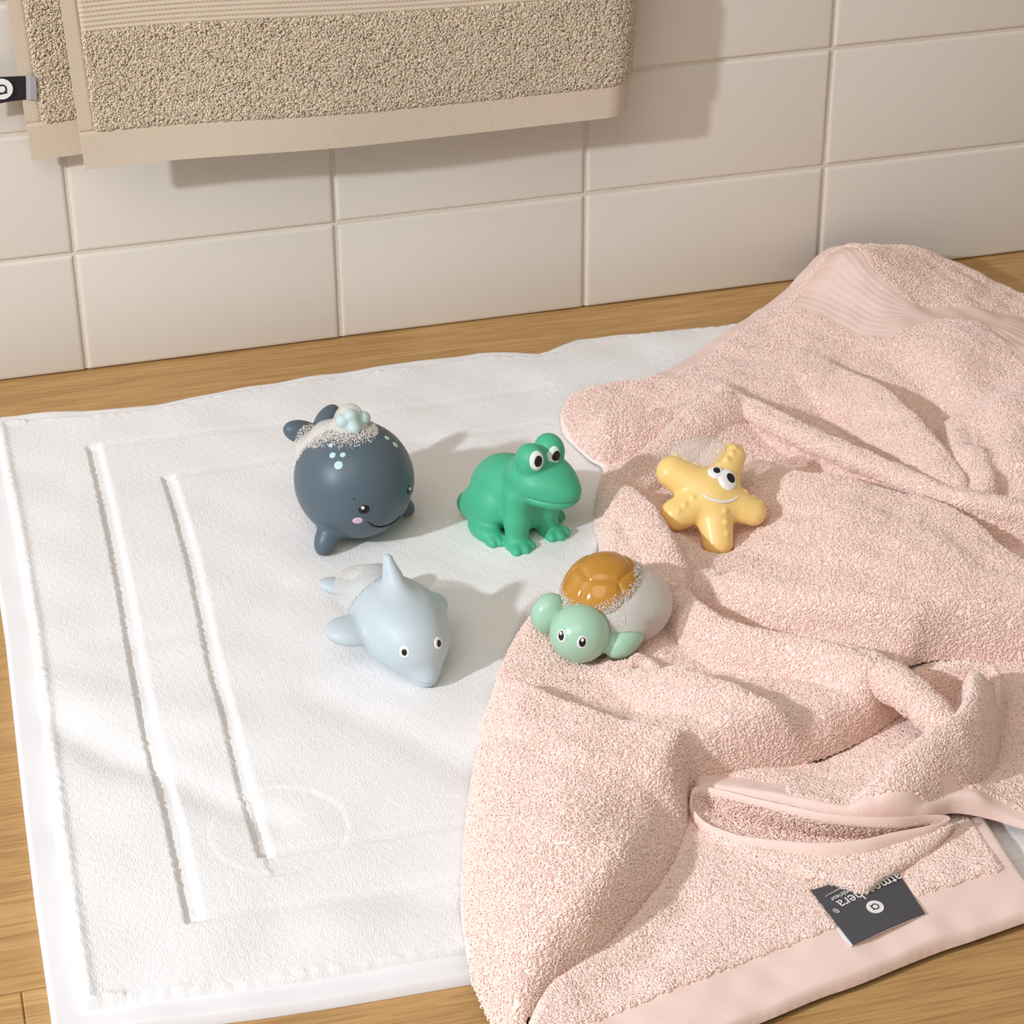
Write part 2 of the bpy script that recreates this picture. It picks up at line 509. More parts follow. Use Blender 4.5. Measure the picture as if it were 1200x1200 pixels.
    Z -= np.where(inside(X, Y, heap), np.minimum(hd / 0.004, 1) * np.maximum(Z - 0.0045, 0), 0)
    # distance to the border: pile stops at the flat hem
    dl = (X - xl); db = (Y - yb[:, None]); dt = (yt[:, None] - Y)
    dh = np.minimum(np.minimum(dl - 0.0135, db - 0.0125), dt - 0.011)
    k = np.clip(dh / 0.0022 + 0.5, 0, 1); k = k * k * (3 - 2 * k)
    ripple = 0.0004 * noise2(X, Y, 0.006, 21)
    roll = 0.0012 * np.exp(-((dh - 0.003) / 0.0022) ** 2) * (dl < 0.03)
    pile = 0.00011 * noise2(X * 1.6, Y * 0.35, 0.0016, 5, 14) + 0.00008 * noise2(X, Y, 0.0017, 6, 14)
    hem = 0.0045 + 0.0005 * noise2(X, Y, 0.05, 9)
    Z = hem * (1 - k) + (Z + pile + roll + ripple * np.exp(-(dh / 0.004) ** 2)) * k
    edge = np.minimum(np.minimum(dl, db), dt)
    e = np.clip(edge / 0.0022, 0, 1)
    Z = Z * np.sqrt(np.clip(1 - (1 - e) ** 2, 0, 1)) + 0.0002
    V = np.stack([X, Y, Z], -1).reshape(-1, 3)
    F = grid_faces(nx, ny)
    kq = k.reshape(-1)[F].mean(1) > 0.5
    loc = (0.27, -0.30, 0.0)
    root = empty('bath_mat', loc, 'white cotton bath mat with sunken woven lines, lying flat on the wooden floor', 'bath mat')
    # outer border closed with a skirt, underside flat
    def part(name, sel, m):
        f = F[sel]; ids = np.unique(f); mp = np.full(len(V), -1); mp[ids] = np.arange(len(ids))
        return settle(mesh_obj(name, V[ids], mp[f], m), root)
    part('pile', kq, M_mat)
    part('woven_hem', ~kq, M_math)
    n = 60
    def rim(a): return a[np.linspace(0, len(a) - 1, n).astype(int)]
    G = V.reshape(nx, ny, 3)
    B = np.concatenate([G[:, 0], G[-1, 1:], G[-2::-1, -1], G[0, -2:0:-1]])[::7].copy(); B[:, 2] = 0.0001
    settle(mesh_obj('backing', B, [tuple(range(len(B)))[::-1]], M_math, smooth=False), root)
build_mat()

# ------------------------------------------------------------------ beige towel on the wall
def build_beige():
    yF, yB = -0.040, -0.012
    yM = (yF + yB) / 2; rF = (yB - yF) / 2
    Pf = lambda x, y: unpy(x, y, yF)
    Pb = lambda x, y: unpy(x, y, yB)
    TL, BL = Pf(70, 0), Pf(100, 200)
    BR, TR = Pf(712, 139), Pf(722, 0)
    topz = 0.36
    def col(p_bot, p_top):           # straight edge continued upward out of view
        d = p_top - p_bot
        return lambda z: p_bot[0] + d[0] * (z - p_bot[2]) / d[2]
    xl, xr = col(BL, TL), col(BR, TR)
    root = empty('hand_towel', ((BL[0] + BR[0]) / 2, yM, BL[2]), 'folded beige terry hand towel hanging against the white tiles', 'towel')
    zb = lambda t: BL[2] + (BR[2] - BL[2]) * t + 0.0012 * np.sin(t * 7.0)   # bottom edge, t from left to right
    # section in plan: front left -> fold at the right -> back left
    nF, nC = 420, 20
    tF = np.linspace(0, 1, nF)
    back_left = Pb(37, 187)
    nB = 420
    nz = 300
    hz = np.concatenate([np.linspace(0, 0.115, 260), np.linspace(0.118, 0.24, nz - 260)])     # height above the bottom edge
    V = np.zeros((nF + nC + nB, nz, 3)); REG = np.zeros((nF + nC + nB, nz), int)
    hemh = lambda t: 0.0215 - 0.002 * t
    ridge_h = 0.0770
    for j, h in enumerate(hz):
        z = zb(tF) + h
        x = xl(z) * (1 - tF) + xr(z) * tF
        wob = 0.0012 * np.sin(x * 34 + 0.6) + 0.0012 * np.sin(x * 21 - z * 30)
        y = yF + wob
        V[:nF, j] = np.stack([x, y, z], -1)
        th = np.linspace(0, PI, nC + 2)[1:-1]
        lift = 0.004 * np.sin(th / 2) ** 2 + np.sin(th) * 0.0012
        V[nF:nF + nC, j] = np.stack([x[-1] + rF * np.sin(th), yM - rF * np.cos(th), z[-1] + lift], -1)
        tB = np.linspace(0, 1, nB)
        zbk = z[-1] + 0.004 + (back_left[2] - zb(1.0) - 0.004) * tB + 0 * tB
        xbl = back_left[0] + (TL[0] - BL[0]) / (TL[2] - BL[2]) * (zbk - back_left[2]) * 0.9
        xb = x[-1] * (1 - tB) + xbl * tB
        V[nF + nC:, j] = np.stack([xb, yB + 0.001 * np.sin(xb * 40) + 0 * xb, zbk], -1)
    # thickness: pile stands out, hems lie deeper
    nu = V.shape[0]
    s_left = np.concatenate([V[:nF, 0, 0] - V[0, 0, 0], np.full(nC, 1.0), V[nF + nC:, 0, 0] - V[-1, 0, 0]])
    F = grid_faces(nu, nz)
    Vr = V.reshape(-1, 3)
    N = vnormals(Vr, F).reshape(nu, nz, 3)
    if N[10, 10, 1] > 0: N = -N; F = F[:, ::-1]
    N[nF + nC:] *= -1                      # the back half shows its inner face
    S = np.broadcast_to(s_left[:, None], (nu, nz)); Hh = np.broadcast_to(hz[None], (nu, nz))
    tt = np.concatenate([tF, np.full(nC, 1.0), np.linspace(1, 0, nB)])[:, None]
    hemw = 0.0085
    side = S < hemw
    bot = Hh < hemh(tt)
    rib = (Hh > ridge_h - 0.004 * tt) & (Hh < ridge_h + 0.05) & (~side)
    rib[nF + nC:] = False
    reg = np.where(bot, 1, np.where(side, 2, np.where(rib, 3, 0)))
    off = np.where(reg == 0, 0.0006, 0.0004)
    off = off + np.where(reg == 3, 0.0010 * np.abs(np.sin(PI * (Hh - ridge_h + 0.004 * tt) / 0.0027)) - 0.0001, 0)
    off = off + np.where(bot, 0.0006 * np.clip((hemh(tt) - Hh) / 0.002, 0, 1), 0)
    off = off + np.where(side & ~bot, 0.0005, 0)
    off = off - 0.0009 * np.exp(-((S - hemw) / 0.0009) ** 2) * ~bot - 0.0007 * np.exp(-((Hh - hemh(tt)) / 0.0007) ** 2)
    Vo = V + N * off[..., None]
    Vi = V - N * 0.0012
    regf = reg.reshape(-1)[F]
    rmin = np.where((regf == regf[:, :1]).all(1), regf[:, 0], regf.max(1))
    def part(name, sel, m, extra=None):
        f = F[sel]; ids = np.unique(f); mp = np.full(nu * nz, -1); mp[ids] = np.arange(len(ids))
        Vs = [Vo.reshape(-1, 3)[ids]]; Fs = [mp[f]]
        return settle(mesh_obj(name, np.concatenate(Vs), Fs, m), root)
    # rims (bottom and the two side edges) so that the cloth has thickness
    Lp = np.concatenate([Vo[0, ::-1], Vo[1:, 0], Vo[-1, 1:]]); Li = np.concatenate([Vi[0, ::-1], Vi[1:, 0], Vi[-1, 1:]])
    n = len(Lp)
    rimV = np.concatenate([Lp, Li]); k = np.arange(n - 1)
    rimF = np.stack([k, k + 1, n + k + 1, n + k], -1)
    part('terry_cloth', rmin == 0, M_beige)
    hm = (rmin == 1) | (rmin == 2)
    f = F[hm]
    allV = np.concatenate([Vo.reshape(-1, 3), rimV]); allF = np.concatenate([f, rimF + nu * nz])
    ids = np.unique(allF); mp = np.full(len(allV), -1); mp[ids] = np.arange(len(ids))
    settle(mesh_obj('woven_hem', allV[ids], mp[allF], M_beigehem), root)
    settle(mesh_obj('lining', Vi.reshape(-1, 3), F[:, ::-1], M_beige), root)
    part('ribbed_border', rmin == 3, M_beigehem)
    # stitched seams beside the side hems
    for idx in (np.argmax(s_left[:nF] >= hemw),):
        pass
    Fp = F[(rmin == 0)]
    Fp = np.concatenate([Fp[:, [0, 1, 2]], Fp[:, [0, 2, 3]]])
    ctr = Vo.reshape(-1, 3)[Fp].mean(1)
    vis = (ctr[:, 2] < 0.262) & ((ctr[:, 1] < yM + 0.004) | (ctr[:, 0] < xl(BL[2]) + 0.02))
    Fp = Fp[vis]
    back = Vo.reshape(-1, 3)[Fp].mean(1)[:, 1] > yM + 0.004
    Fp = np.where(back[:, None], Fp[:, ::-1], Fp)
    tv, tf = loops_of(Vo.reshape(-1, 3), Fp, 36000, 0.0016, 0.0022, 0.00042, 31, lean=(0, 0, -1), lean_w=0.6)
    o = settle(mesh_obj('terry_loops', tv, tf, M_beigepile), root); o['kind'] = 'stuff'
    # black satin tag on the left side hem of the back layer, its end folded over the pile
    y0 = yB - 0.0016
    q = lambda x, y, d=0: unpy(x, y, y0 - d)
    def strip(name, pts, m, parent, thick=0.0005):
        n_ = len(pts)
        a = np.array([p[0] for p in pts]); b = np.array([p[1] for p in pts])
        fr = np.stack([a, b], 1).reshape(-1, 3); bk = fr + np.array([0, thick, 0])
        k = np.arange(n_ - 1)
        f = [np.stack([2 * k, 2 * k + 2, 2 * k + 3, 2 * k + 1], -1), np.stack([2 * k + 1, 2 * k + 3, 2 * k + 2, 2 * k], -1) + 2 * n_]
        t = 2 * n_
        f.append(np.stack([2 * k, t + 2 * k, t + 2 * k + 2, 2 * k + 2], -1)); f.append(np.stack([2 * k + 1, 2 * k + 3, t + 2 * k + 3, t + 2 * k + 1], -1))
        f.append(np.array([[0, 1, t + 1, t], [2 * n_ - 2, t + 2 * n_ - 2, t + 2 * n_ - 1, 2 * n_ - 1]]))
        return settle(mesh_obj(name, np.concatenate([fr, bk]), np.concatenate(f), m, smooth=False), parent)
    tag = strip('brand_tag', [(q(-38, 93, .003), q(-38, 127, .003)), (q(-14, 91, .0025), q(-14, 124, .0025)), (q(12, 90, .001), q(12, 119, .001)), (q(33, 89), q(33, 116.5))], M_black, root)
    tag['label'] = 'black satin tag with a white round emblem'
    st = strip('stitched_end', [(q(30.5, 89.5, .0006), q(31, 117, .0006)), (q(36, 88, .0022), q(36, 117, .0022)), (q(42.5, 91, .0022), q(43, 117, .0022))], M_silver, root, 0.0008)
    st['label'] = 'silver stitching'
    # emblem: white disc with a letter a turned on its side
    c = q(2.0, 104.3, .00235); ex = q(4.5, 104.4, .0024) - q(3.5, 104.6, .0024); ex /= np.linalg.norm(ex)
    emblem(c, ex, np.array([0, 0, 1.0]), 0.0058, tag, 'sideways', root)
    return root

def emblem(c, ex, ez, R, parent, turn, root):
    """flat disc with the outline of a round single-storey a"""
    ex = ex / np.linalg.norm(ex); ez = ez - (ez @ ex) * ex; ez /= np.linalg.norm(ez)
    nn = np.cross(ex, ez)
    th = np.linspace(0, 2 * PI, 40, endpoint=False)
    ring = c + R * (np.cos(th)[:, None] * ex + np.sin(th)[:, None] * ez)
    V = np.concatenate([ring, ring + nn * 0.00025, [c + nn * 0.00025]])
    k = np.arange(40); k2 = (k + 1) % 40
    F = [np.stack([k, k2, 40 + k2, 40 + k], -1), np.stack([40 + k, 40 + k2, np.full(40, 80)], -1)]
    d = settle(mesh_obj('emblem_disc', V, F, M_ink, smooth=False), root); reparent(d, parent)
    # the letter: a ring plus a short stem
    rr = R * 0.40; wd = R * 0.085
    a0 = {'sideways': -0.5 * PI, 'down': PI}[turn]
    def loc(x, y):
        xr, yr = x * math.cos(a0) - y * math.sin(a0), x * math.sin(a0) + y * math.cos(a0)
        return c + nn * 0.0003 + xr * ex + yr * ez
    s = Soup()
    pts = [loc(rr * math.cos(t), rr * math.sin(t)) for t in np.linspace(0.35, 2 * PI - 0.35, 30)]
    v, f = tube(pts, wd, 6)
    for q_ in f: s.F.setdefault(q_.shape[1], []).append(q_ + s.n)
    s.V.append(v); s.n += len(v)
    v, f = tube([loc(rr, rr * 1.0), loc(rr, 0), loc(rr, -rr * 1.0)], wd, 6)
    for q_ in f: s.F.setdefault(q_.shape[1], []).append(q_ + s.n)
    s.V.append(v); s.n += len(v)
    l = settle(s.build('emblem_letter', M_label if turn == 'down' else M_black), root); reparent(l, parent)

def reparent(o, p):
    """part of a part: p is a mesh already settled under the thing, so the local frames agree"""
    o.parent = p
    o.matrix_parent_inverse = Matrix.Identity(4)
build_beige()

# ------------------------------------------------------------------ signed-distance modelling of the vinyl toys (cm, own frame)
def ell(P, c, r, R=None):
    q = P - np.asarray(c, np.float32)
    if R is not None: q = q @ np.asarray(R, np.float32)          # columns of R are the local axes
    r = np.asarray(r, np.float32)
    k0 = np.linalg.norm(q / r, axis=-1); k1 = np.linalg.norm(q / (r * r), axis=-1)
    return k0 * (k0 - 1) / (k1 + 1e-6)

def cap(P, a, b, ra, rb):
    a = np.asarray(a, np.float32); b = np.asarray(b, np.float32); d = b - a
    t = np.clip((P - a) @ d / (d @ d), 0, 1)
    return np.linalg.norm(P - a - t[..., None] * d, axis=-1) - (ra + (rb - ra) * t)

def chain(P, pts, k=0.2):
    """capsules along (x,y,z,r) points"""
    out = None
    for p, q in zip(pts[:-1], pts[1:]):
        c = cap(P, p[:3], q[:3], p[3], q[3])
        out = c if out is None else smin(out, c, k)
    return out

def smin(a, b, k):
    h = np.clip(0.5 + 0.5 * (b - a) / k, 0, 1)
    return b + (a - b) * h - k * h * (1 - h)

def smax(a, b, k):
    return -smin(-a, -b, k)

def axes(x, up=(0, 0, 1)):
    x = np.asarray(x, float); x = x / np.linalg.norm(x)
    y = np.cross(up, x); y /= np.linalg.norm(y)
    return np.stack([x, y, np.cross(x, y)], 1)

def surface_net(f, lo, hi, h):
    lo = np.asarray(lo, float); n = np.ceil((np.asarray(hi) - lo) / h).astype(int) + 1
    g = [lo[k] + h * np.arange(n[k]) for k in range(3)]
    v = np.empty(n, np.float32)
    YZ = np.stack(np.meshgrid(g[1], g[2], indexing='ij'), -1).astype(np.float32)
    st = 24
    for i in range(0, n[0], st):
        xs = g[0][i:i + st]
        P = np.empty((len(xs),) + YZ.shape[:2] + (3,), np.float32)
        P[..., 0] = xs[:, None, None]; P[..., 1:] = YZ[None]
        v[i:i + st] = f(P)
    s = v < 0
    c8 = [s[a:n[0] - 1 + a, b:n[1] - 1 + b, c:n[2] - 1 + c] for a in (0, 1) for b in (0, 1) for c in (0, 1)]
    cnt = sum(x.astype(np.int8) for x in c8)
    act = (cnt > 0) & (cnt < 8)
    idx = np.full(act.shape, -1); idx[act] = np.arange(act.sum())
    I, J, K = np.nonzero(act)
    acc = np.zeros((len(I), 3)); num = np.zeros(len(I))
    corners = [(a, b, c) for a in (0, 1) for b in (0, 1) for c in (0, 1)]
    for p in range(8):
        for ax in range(3):
            if corners[p][ax] == 0:
                q = list(corners[p]); q[ax] = 1
                va = v[I + corners[p][0], J + corners[p][1], K + corners[p][2]]; vb = v[I + q[0], J + q[1], K + q[2]]
                m = (va < 0) != (vb < 0)
                t = np.where(m, va / np.where(m, va - vb, 1), 0)
                pt = np.tile(np.array(corners[p], float), (len(I), 1)); pt[:, ax] += t
                acc += pt * m[:, None]; num += m
    V = lo + h * (np.stack([I, J, K], -1) + acc / num[:, None])
    quads = []
    for ax in range(3):
        sl0 = [slice(1, -1)] * 3; sl0[ax] = slice(0, -1)
        sl1 = [slice(1, -1)] * 3; sl1[ax] = slice(1, None)
        a, b = s[tuple(sl0)], s[tuple(sl1)]
        for flip in (False, True):
            m = (a & ~b) if not flip else (~a & b)
            w = np.argwhere(m)
            if not len(w): continue
            base = w + 1; base[:, ax] -= 1
            u1, u2 = (ax + 1) % 3, (ax + 2) % 3
            q = []
            for d1, d2 in ((0, 0), (-1, 0), (-1, -1), (0, -1)):
                c = base.copy(); c[:, u1] += d1; c[:, u2] += d2
                q.append(idx[c[:, 0], c[:, 1], c[:, 2]])
            q = np.stack(q, -1)
            quads.append(q if not flip else q[:, ::-1])
    return V, np.concatenate(quads)

def f_grad(f, P, e=0.02):
    P = np.asarray(P, np.float32)
    return np.stack([f(P + np.eye(3, dtype=np.float32)[k] * e) - f(P - np.eye(3, dtype=np.float32)[k] * e) for k in range(3)], -1) / (2 * e)

RESTING = []
class Toy:
    """own frame: x forward, y left, z up, centimetres"""
    def __init__(s, name, label, cat, origin, phi=None, R=None, group=None):
        s.R = np.asarray(R) if R is not None else np.array([[math.cos(phi), -math.sin(phi), 0], [math.sin(phi), math.cos(phi), 0], [0, 0, 1.0]])
        s.o = np.asarray(origin, float)
        s.root = empty(name, (0, 0, 0), label, cat, group)
        M = Matrix.Identity(4)
        for i in range(3):
            for j in range(3): M[i][j] = s.R[i, j]
            M[i][3] = s.o[i]
        s.root.matrix_world = M
    def loc(s, W): return (np.asarray(W) - s.o) @ s.R * 100
    def wor(s, L): return s.o + np.asarray(L) @ s.R.T / 100
    def body(s, name, f, lo, hi, h, m):
        s.f = f
        V, F = surface_net(f, lo, hi, h)
        return mesh_obj(name, V / 100, F, m, s.root)
    def hit(s, px, py, f=None):
        f = f or s.f
        d = ray(px, py); d /= np.linalg.norm(d)
        o = s.loc(CAM); dl = d @ s.R
        t = max(0.0, float(np.dot(-o, dl)) - 9.0)
        best = (1e9, None); t_max = t + 20
        for _ in range(200):
            p = o + dl * t
            r = float(f(np.asarray(p, np.float32)[None])[0])
            if r < best[0]: best = (r, p)
            if r < 0.003: break
            if t > t_max:
                p = best[1]; break
            t += max(r * 0.6, 0.004)
        return p
    def disc(s, name, at, a, b=None, ang=0.0, m=None, parent=None, thick=0.02, dome=0.0, lift=0.0, f=None, up=None):
        """thin coloured disc lying on the surface round a point (photo point or own-frame point)"""
        f = f or s.f
        p = s.hit(*at, f=f) if len(at) == 2 else np.asarray(at, float)
        b = b or a
        n = f_grad(f, p[None])[0]; n /= np.linalg.norm(n)
        upv = (UP @ s.R) if up is None else np.asarray(up, float)
        e2 = upv - (upv @ n) * n; e2 /= np.linalg.norm(e2); e1 = np.cross(e2, n)
        c, si = math.cos(ang), math.sin(ang)
        e1, e2 = e1 * c + e2 * si, -e1 * si + e2 * c
        nr, na = 7, 32
        rr = np.linspace(0, 1, nr + 1)[1:]; th = np.arange(na) * 2 * PI / na
        Q = [p[None]]
        for r_ in rr: Q.append(p + a * r_ * np.cos(th)[:, None] * e1 + b * r_ * np.sin(th)[:, None] * e2)
        Q.append(Q[-1].copy())
        Q = np.concatenate(Q)
        for _ in range(6):
            dq = f(Q.astype(np.float32))[:, None]; gq = f_grad(f, Q); gq /= np.linalg.norm(gq, axis=1, keepdims=True) + 1e-6
            Q = Q - gq * dq * 0.9
        gq = f_grad(f, Q); gq /= np.linalg.norm(gq, axis=1, keepdims=True)
        rad = np.concatenate([[0], np.repeat(rr, na), np.full(na, 2.0)])
        hgt = np.where(rad <= 1, lift + thick * np.sqrt(np.clip(1.0001 - np.clip(rad, 0, 1) ** 6, 0, 1)) + dome * np.sqrt(np.clip(1 - rad ** 2, 0, 1)), -0.02)
        Q = Q + gq * hgt[:, None]
        k = np.arange(na); k2 = (k + 1) % na
        F3 = np.stack([np.zeros(na, int), 1 + k, 1 + k2], -1)
        F4 = np.concatenate([np.stack([1 + i * na + k, 1 + (i + 1) * na + k, 1 + (i + 1) * na + k2, 1 + i * na + k2], -1) for i in range(nr)])
        o = mesh_obj(name, Q / 100, [F3, F4], m, s.root if parent is None else None)
        if parent is not None: o.parent = parent
        return o
    def stroke(s, name, pix, r, m, parent=None, flat=1.0, f=None, n=24):
        f = f or s.f
        pts = np.array([s.hit(*q, f=f) for q in spline(pix, n)])
        g = f_grad(f, pts); g /= np.linalg.norm(g, axis=1, keepdims=True)
        ends = np.sin(np.linspace(0.25, PI - 0.25, n)) ** 0.4
        V, F = tube((pts + g * 0.01), r * ends, 8)
        return mesh_obj(name, V / 100, F, m, s.root if parent is None else None)

FAST_H = 0.055
M_whale = mat('slate_blue_vinyl', srgb(86, 101, 112), 0.42, 0.4)
M_aqua = mat('aqua_vinyl', srgb(190, 214, 212), 0.45, 0.4, sss=0.1)
M_spot = mat('pale_aqua_paint', srgb(188, 220, 222), 0.5, 0.4)
M_blackeye = mat('black_gloss_paint', srgb(24, 22, 24), 0.25, 0.5)
M_white = mat('white_paint', srgb(245, 243, 240), 0.35, 0.5)
M_cheek = mat('pink_paint', srgb(226, 192, 216), 0.5, 0.4)
M_smile = mat('dark_smile_line', srgb(34, 36, 42), 0.5, 0.3)
M_frog = mat('green_vinyl', srgb(74, 180, 140), 0.46, 0.35, sss=0.06)
M_frogeye = mat('pale_grey_paint', srgb(226, 236, 230), 0.4, 0.4)
M_star = mat('yellow_vinyl', srgb(250, 213, 136), 0.36, 0.45, sss=0.12)
M_dolphin = mat('pale_blue_vinyl', srgb(190, 203, 210), 0.45, 0.4, sss=0.08)
M_turtle = mat('mint_vinyl', srgb(170, 210, 186), 0.24, 0.5, sss=0.08)
M_shell = mat('amber_vinyl', srgb(192, 136, 52), 0.16, 0.5)
M_bubble = foam_mat('soap_bubbles', 0.8, (0.97, 0.93, 0.88, 1))
M_lather = foam_mat('soap_lather', 0.52, (1.0, 0.96, 0.91, 1))
M_lather2 = foam_mat('soap_lather_thick', 0.6, (0.97, 0.93, 0.88, 1))

M_latherd = foam_mat('soap_lather_pale', 0.52, (0.92, 0.91, 0.89, 1))
M_lather3 = foam_mat('soap_lather_thin', 0.28, (0.97, 0.93, 0.88, 1))

def floor_at(px, py, z):
    p = unp(px, py, z); return p

def foam(name, label, toy, film, film_mat, n, rng_seed, rad, keep=None, group='soap foam on the bath toys', h=0.07, lo=None, hi=None, bub=None):
    """a lather blob: a milky film and the small bubbles in it"""
    root = empty(name, toy.wor(np.mean([lo, hi], 0)), label, 'foam', group)
    W = Matrix.Translation(root.location)
    if film is not None:
        V, F = surface_net(film, lo, hi, h)
        settle(mesh_obj('lather', toy.wor(V), F, film_mat), root)
    rng = np.random.default_rng(rng_seed)
    P = rng.uniform(lo, hi, (min(n * 60, 2200000), 3)).astype(np.float32)
    d = (bub or film)(P)
    P = P[(np.abs(d) < 0.05)]
    if keep is not None:
        P = P[rng.random(len(P)) < keep(P)]
    P = P[:n]
    bm = bmesh.new(); bmesh.ops.create_icosphere(bm, subdivisions=1, radius=1.0)
    sv = np.array([v.co[:] for v in bm.verts]); sf = np.array([[v.index for v in f.verts] for f in bm.faces]); bm.free()
    R = rad * rng.uniform(0.5, 1.35, len(P)) ** 1.0
    V = (P[:, None] + sv[None] * R[:, None, None]).reshape(-1, 3)
    F = (sf[None] + (np.arange(len(P)) * len(sv))[:, None, None]).reshape(-1, 3)
    o = settle(mesh_obj('bubbles', toy.wor(V), F, M_bubble), root); o['kind'] = 'stuff'
    return root

# ------------------------------------------------------------------ whale
def whale():
    c = unp(415, 561, MAT_TOP + 0.0302)
    t = Toy('whale_toy', 'round slate blue whale bath toy with a smiling face and an aqua water spout', 'toy', (c[0], c[1], MAT_TOP - 0.0002), math.radians(-63), group=None)
    def f(P):
        d = ell(P, (0, 0, 3.02), (3.08, 3.05, 3.02))
        tail = chain(P, [(-1.6, 0, 2.2, 1.5), (-2.75, 0, 2.9, 0.85), (-3.1, 0, 3.7, 0.58), (-3.1, 0, 4.2, 0.55)], 0.5)
        d = smin(d, tail, 0.55)
        for s in (-1, 1):
            R = axes((-0.35, s * 1.0, 0.52))
            d = smin(d, ell(P, (-3.15, s * 0.78, 4.72), (1.08, 0.60, 0.62), R), 0.22)
            R = axes((0.25, s * 0.75, -0.75))
            d = smin(d, ell(P, (0.62, s * 2.3, 0.92), (1.1, 0.62, 0.58), R), 0.35)
        d = smax(d, -(P[..., 2] - 0.02), 0.15)
        return d
    t.body('body', f, (-4.8, -4, -0.1), (3.5, 4, 6.9), FAST_H, M_whale)
    # aqua spout of round drops
    def spout(P):
        d = cap(P, (-0.2, 0.15, 5.5), (-0.2, 0.15, 6.15), 0.42, 0.5)
        for c_ in ((-0.35, -0.25, 6.35, .40), (-0.2, 0.12, 6.55, .40), (-0.1, 0.80, 6.22, .40), (0.25, -0.02, 6.1, .36), (-0.55, 0.45, 6.3, .36)):
            d = smin(d, np.linalg.norm(P - np.array(c_[:3], np.float32), axis=-1) - c_[3], 0.12)
        return d
    V, F = surface_net(spout, (-1.6, -1.6, 5.0), (1.3, 1.6, 7.7), 0.05)
    o = mesh_obj('spout', V / 100, F, M_aqua, t.root); o['label'] = 'aqua water spout'
    for at, a, b in (((389.7, 533.3), .17, .16), ((401.8, 533), .15, .13), ((396.7, 545.2), .23, .22), ((387.5, 521.5), .13, .12), ((453.8, 513), .15, .15), ((463.5, 521), .17, .17)):
        t.disc('spot', at, a, b, 0.3, M_spot)
    for at, hl, r in (((426.7, 597.2), (425.2, 594.8), .285), ((479.8, 574.5), None, .285)):
        e = t.disc('eye', at, r, r * 0.93, 0, M_blackeye, dome=0.03)
        p = t.hit(*at)
        if hl:
            t.disc('eye_glint', hl, .085, .085, 0, M_white, parent=e, lift=0.05)
        else:
            t.disc('eye_glint', (479.3, 572.6), .085, .085, 0, M_white, parent=e, lift=0.05)
    t.disc('cheek', (419.3, 610.3), .27, .21, 0.15, M_cheek)
    # the far cheek mirrors the near one
    pc = t.hit(419.3, 610.3); t.disc('cheek', (pc[0], -pc[1], pc[2]), .27, .21, -0.15, M_cheek)
    t.stroke('smile', [(431, 611.5), (436.5, 615.6), (445, 617.4), (455, 615.2), (463, 610.5), (469, 604.5)], 0.05, M_smile)
    t.disc('freckle', (415, 584.5), .05, .04, 0, M_smile)
    def film(P):
        d = chain(P, [(-0.6, 0.2, 5.4, 0.85), (-1.3, -0.5, 5.0, 0.9), (-1.9, -1.2, 4.35, 0.75), (-2.0, -1.8, 3.4, 0.5)], 0.4)
        d = smin(d, ell(P, (-0.25, 0.15, 5.75), (0.9, 1.0, 0.55)), 0.3)
        d = smin(d, ell(P, (-0.6, 0.3, 6.15), (0.7, 0.8, 0.85)), 0.3)
        return smax(d, -(f(P) + 0.01), 0.05)
    def bub(P):
        d = ell(P, (-0.4, -0.2, 5.3), (1.85, 1.7, 1.45))
        d = smin(d, chain(P, [(-1.7, -0.7, 4.9, 1.2), (-2.3, -1.6, 3.6, 0.8)], .3), .3)
        return np.maximum(np.abs(f(P) - 0.02), d * 0.5 + 0.02)
    foam('soap_foam', 'speckled white soap foam on the back of the slate blue whale', t, film, M_lather2, 16000, 5, 0.030, lo=(-3.8, -2.8, 2.4), hi=(1.4, 2.0, 7.4), bub=bub,
         keep=lambda P: np.clip(1.15 - 0.55 * np.maximum(0, film(P)) / 0.42, 0.0, 1.0) ** 1.3)
    return t
whale()

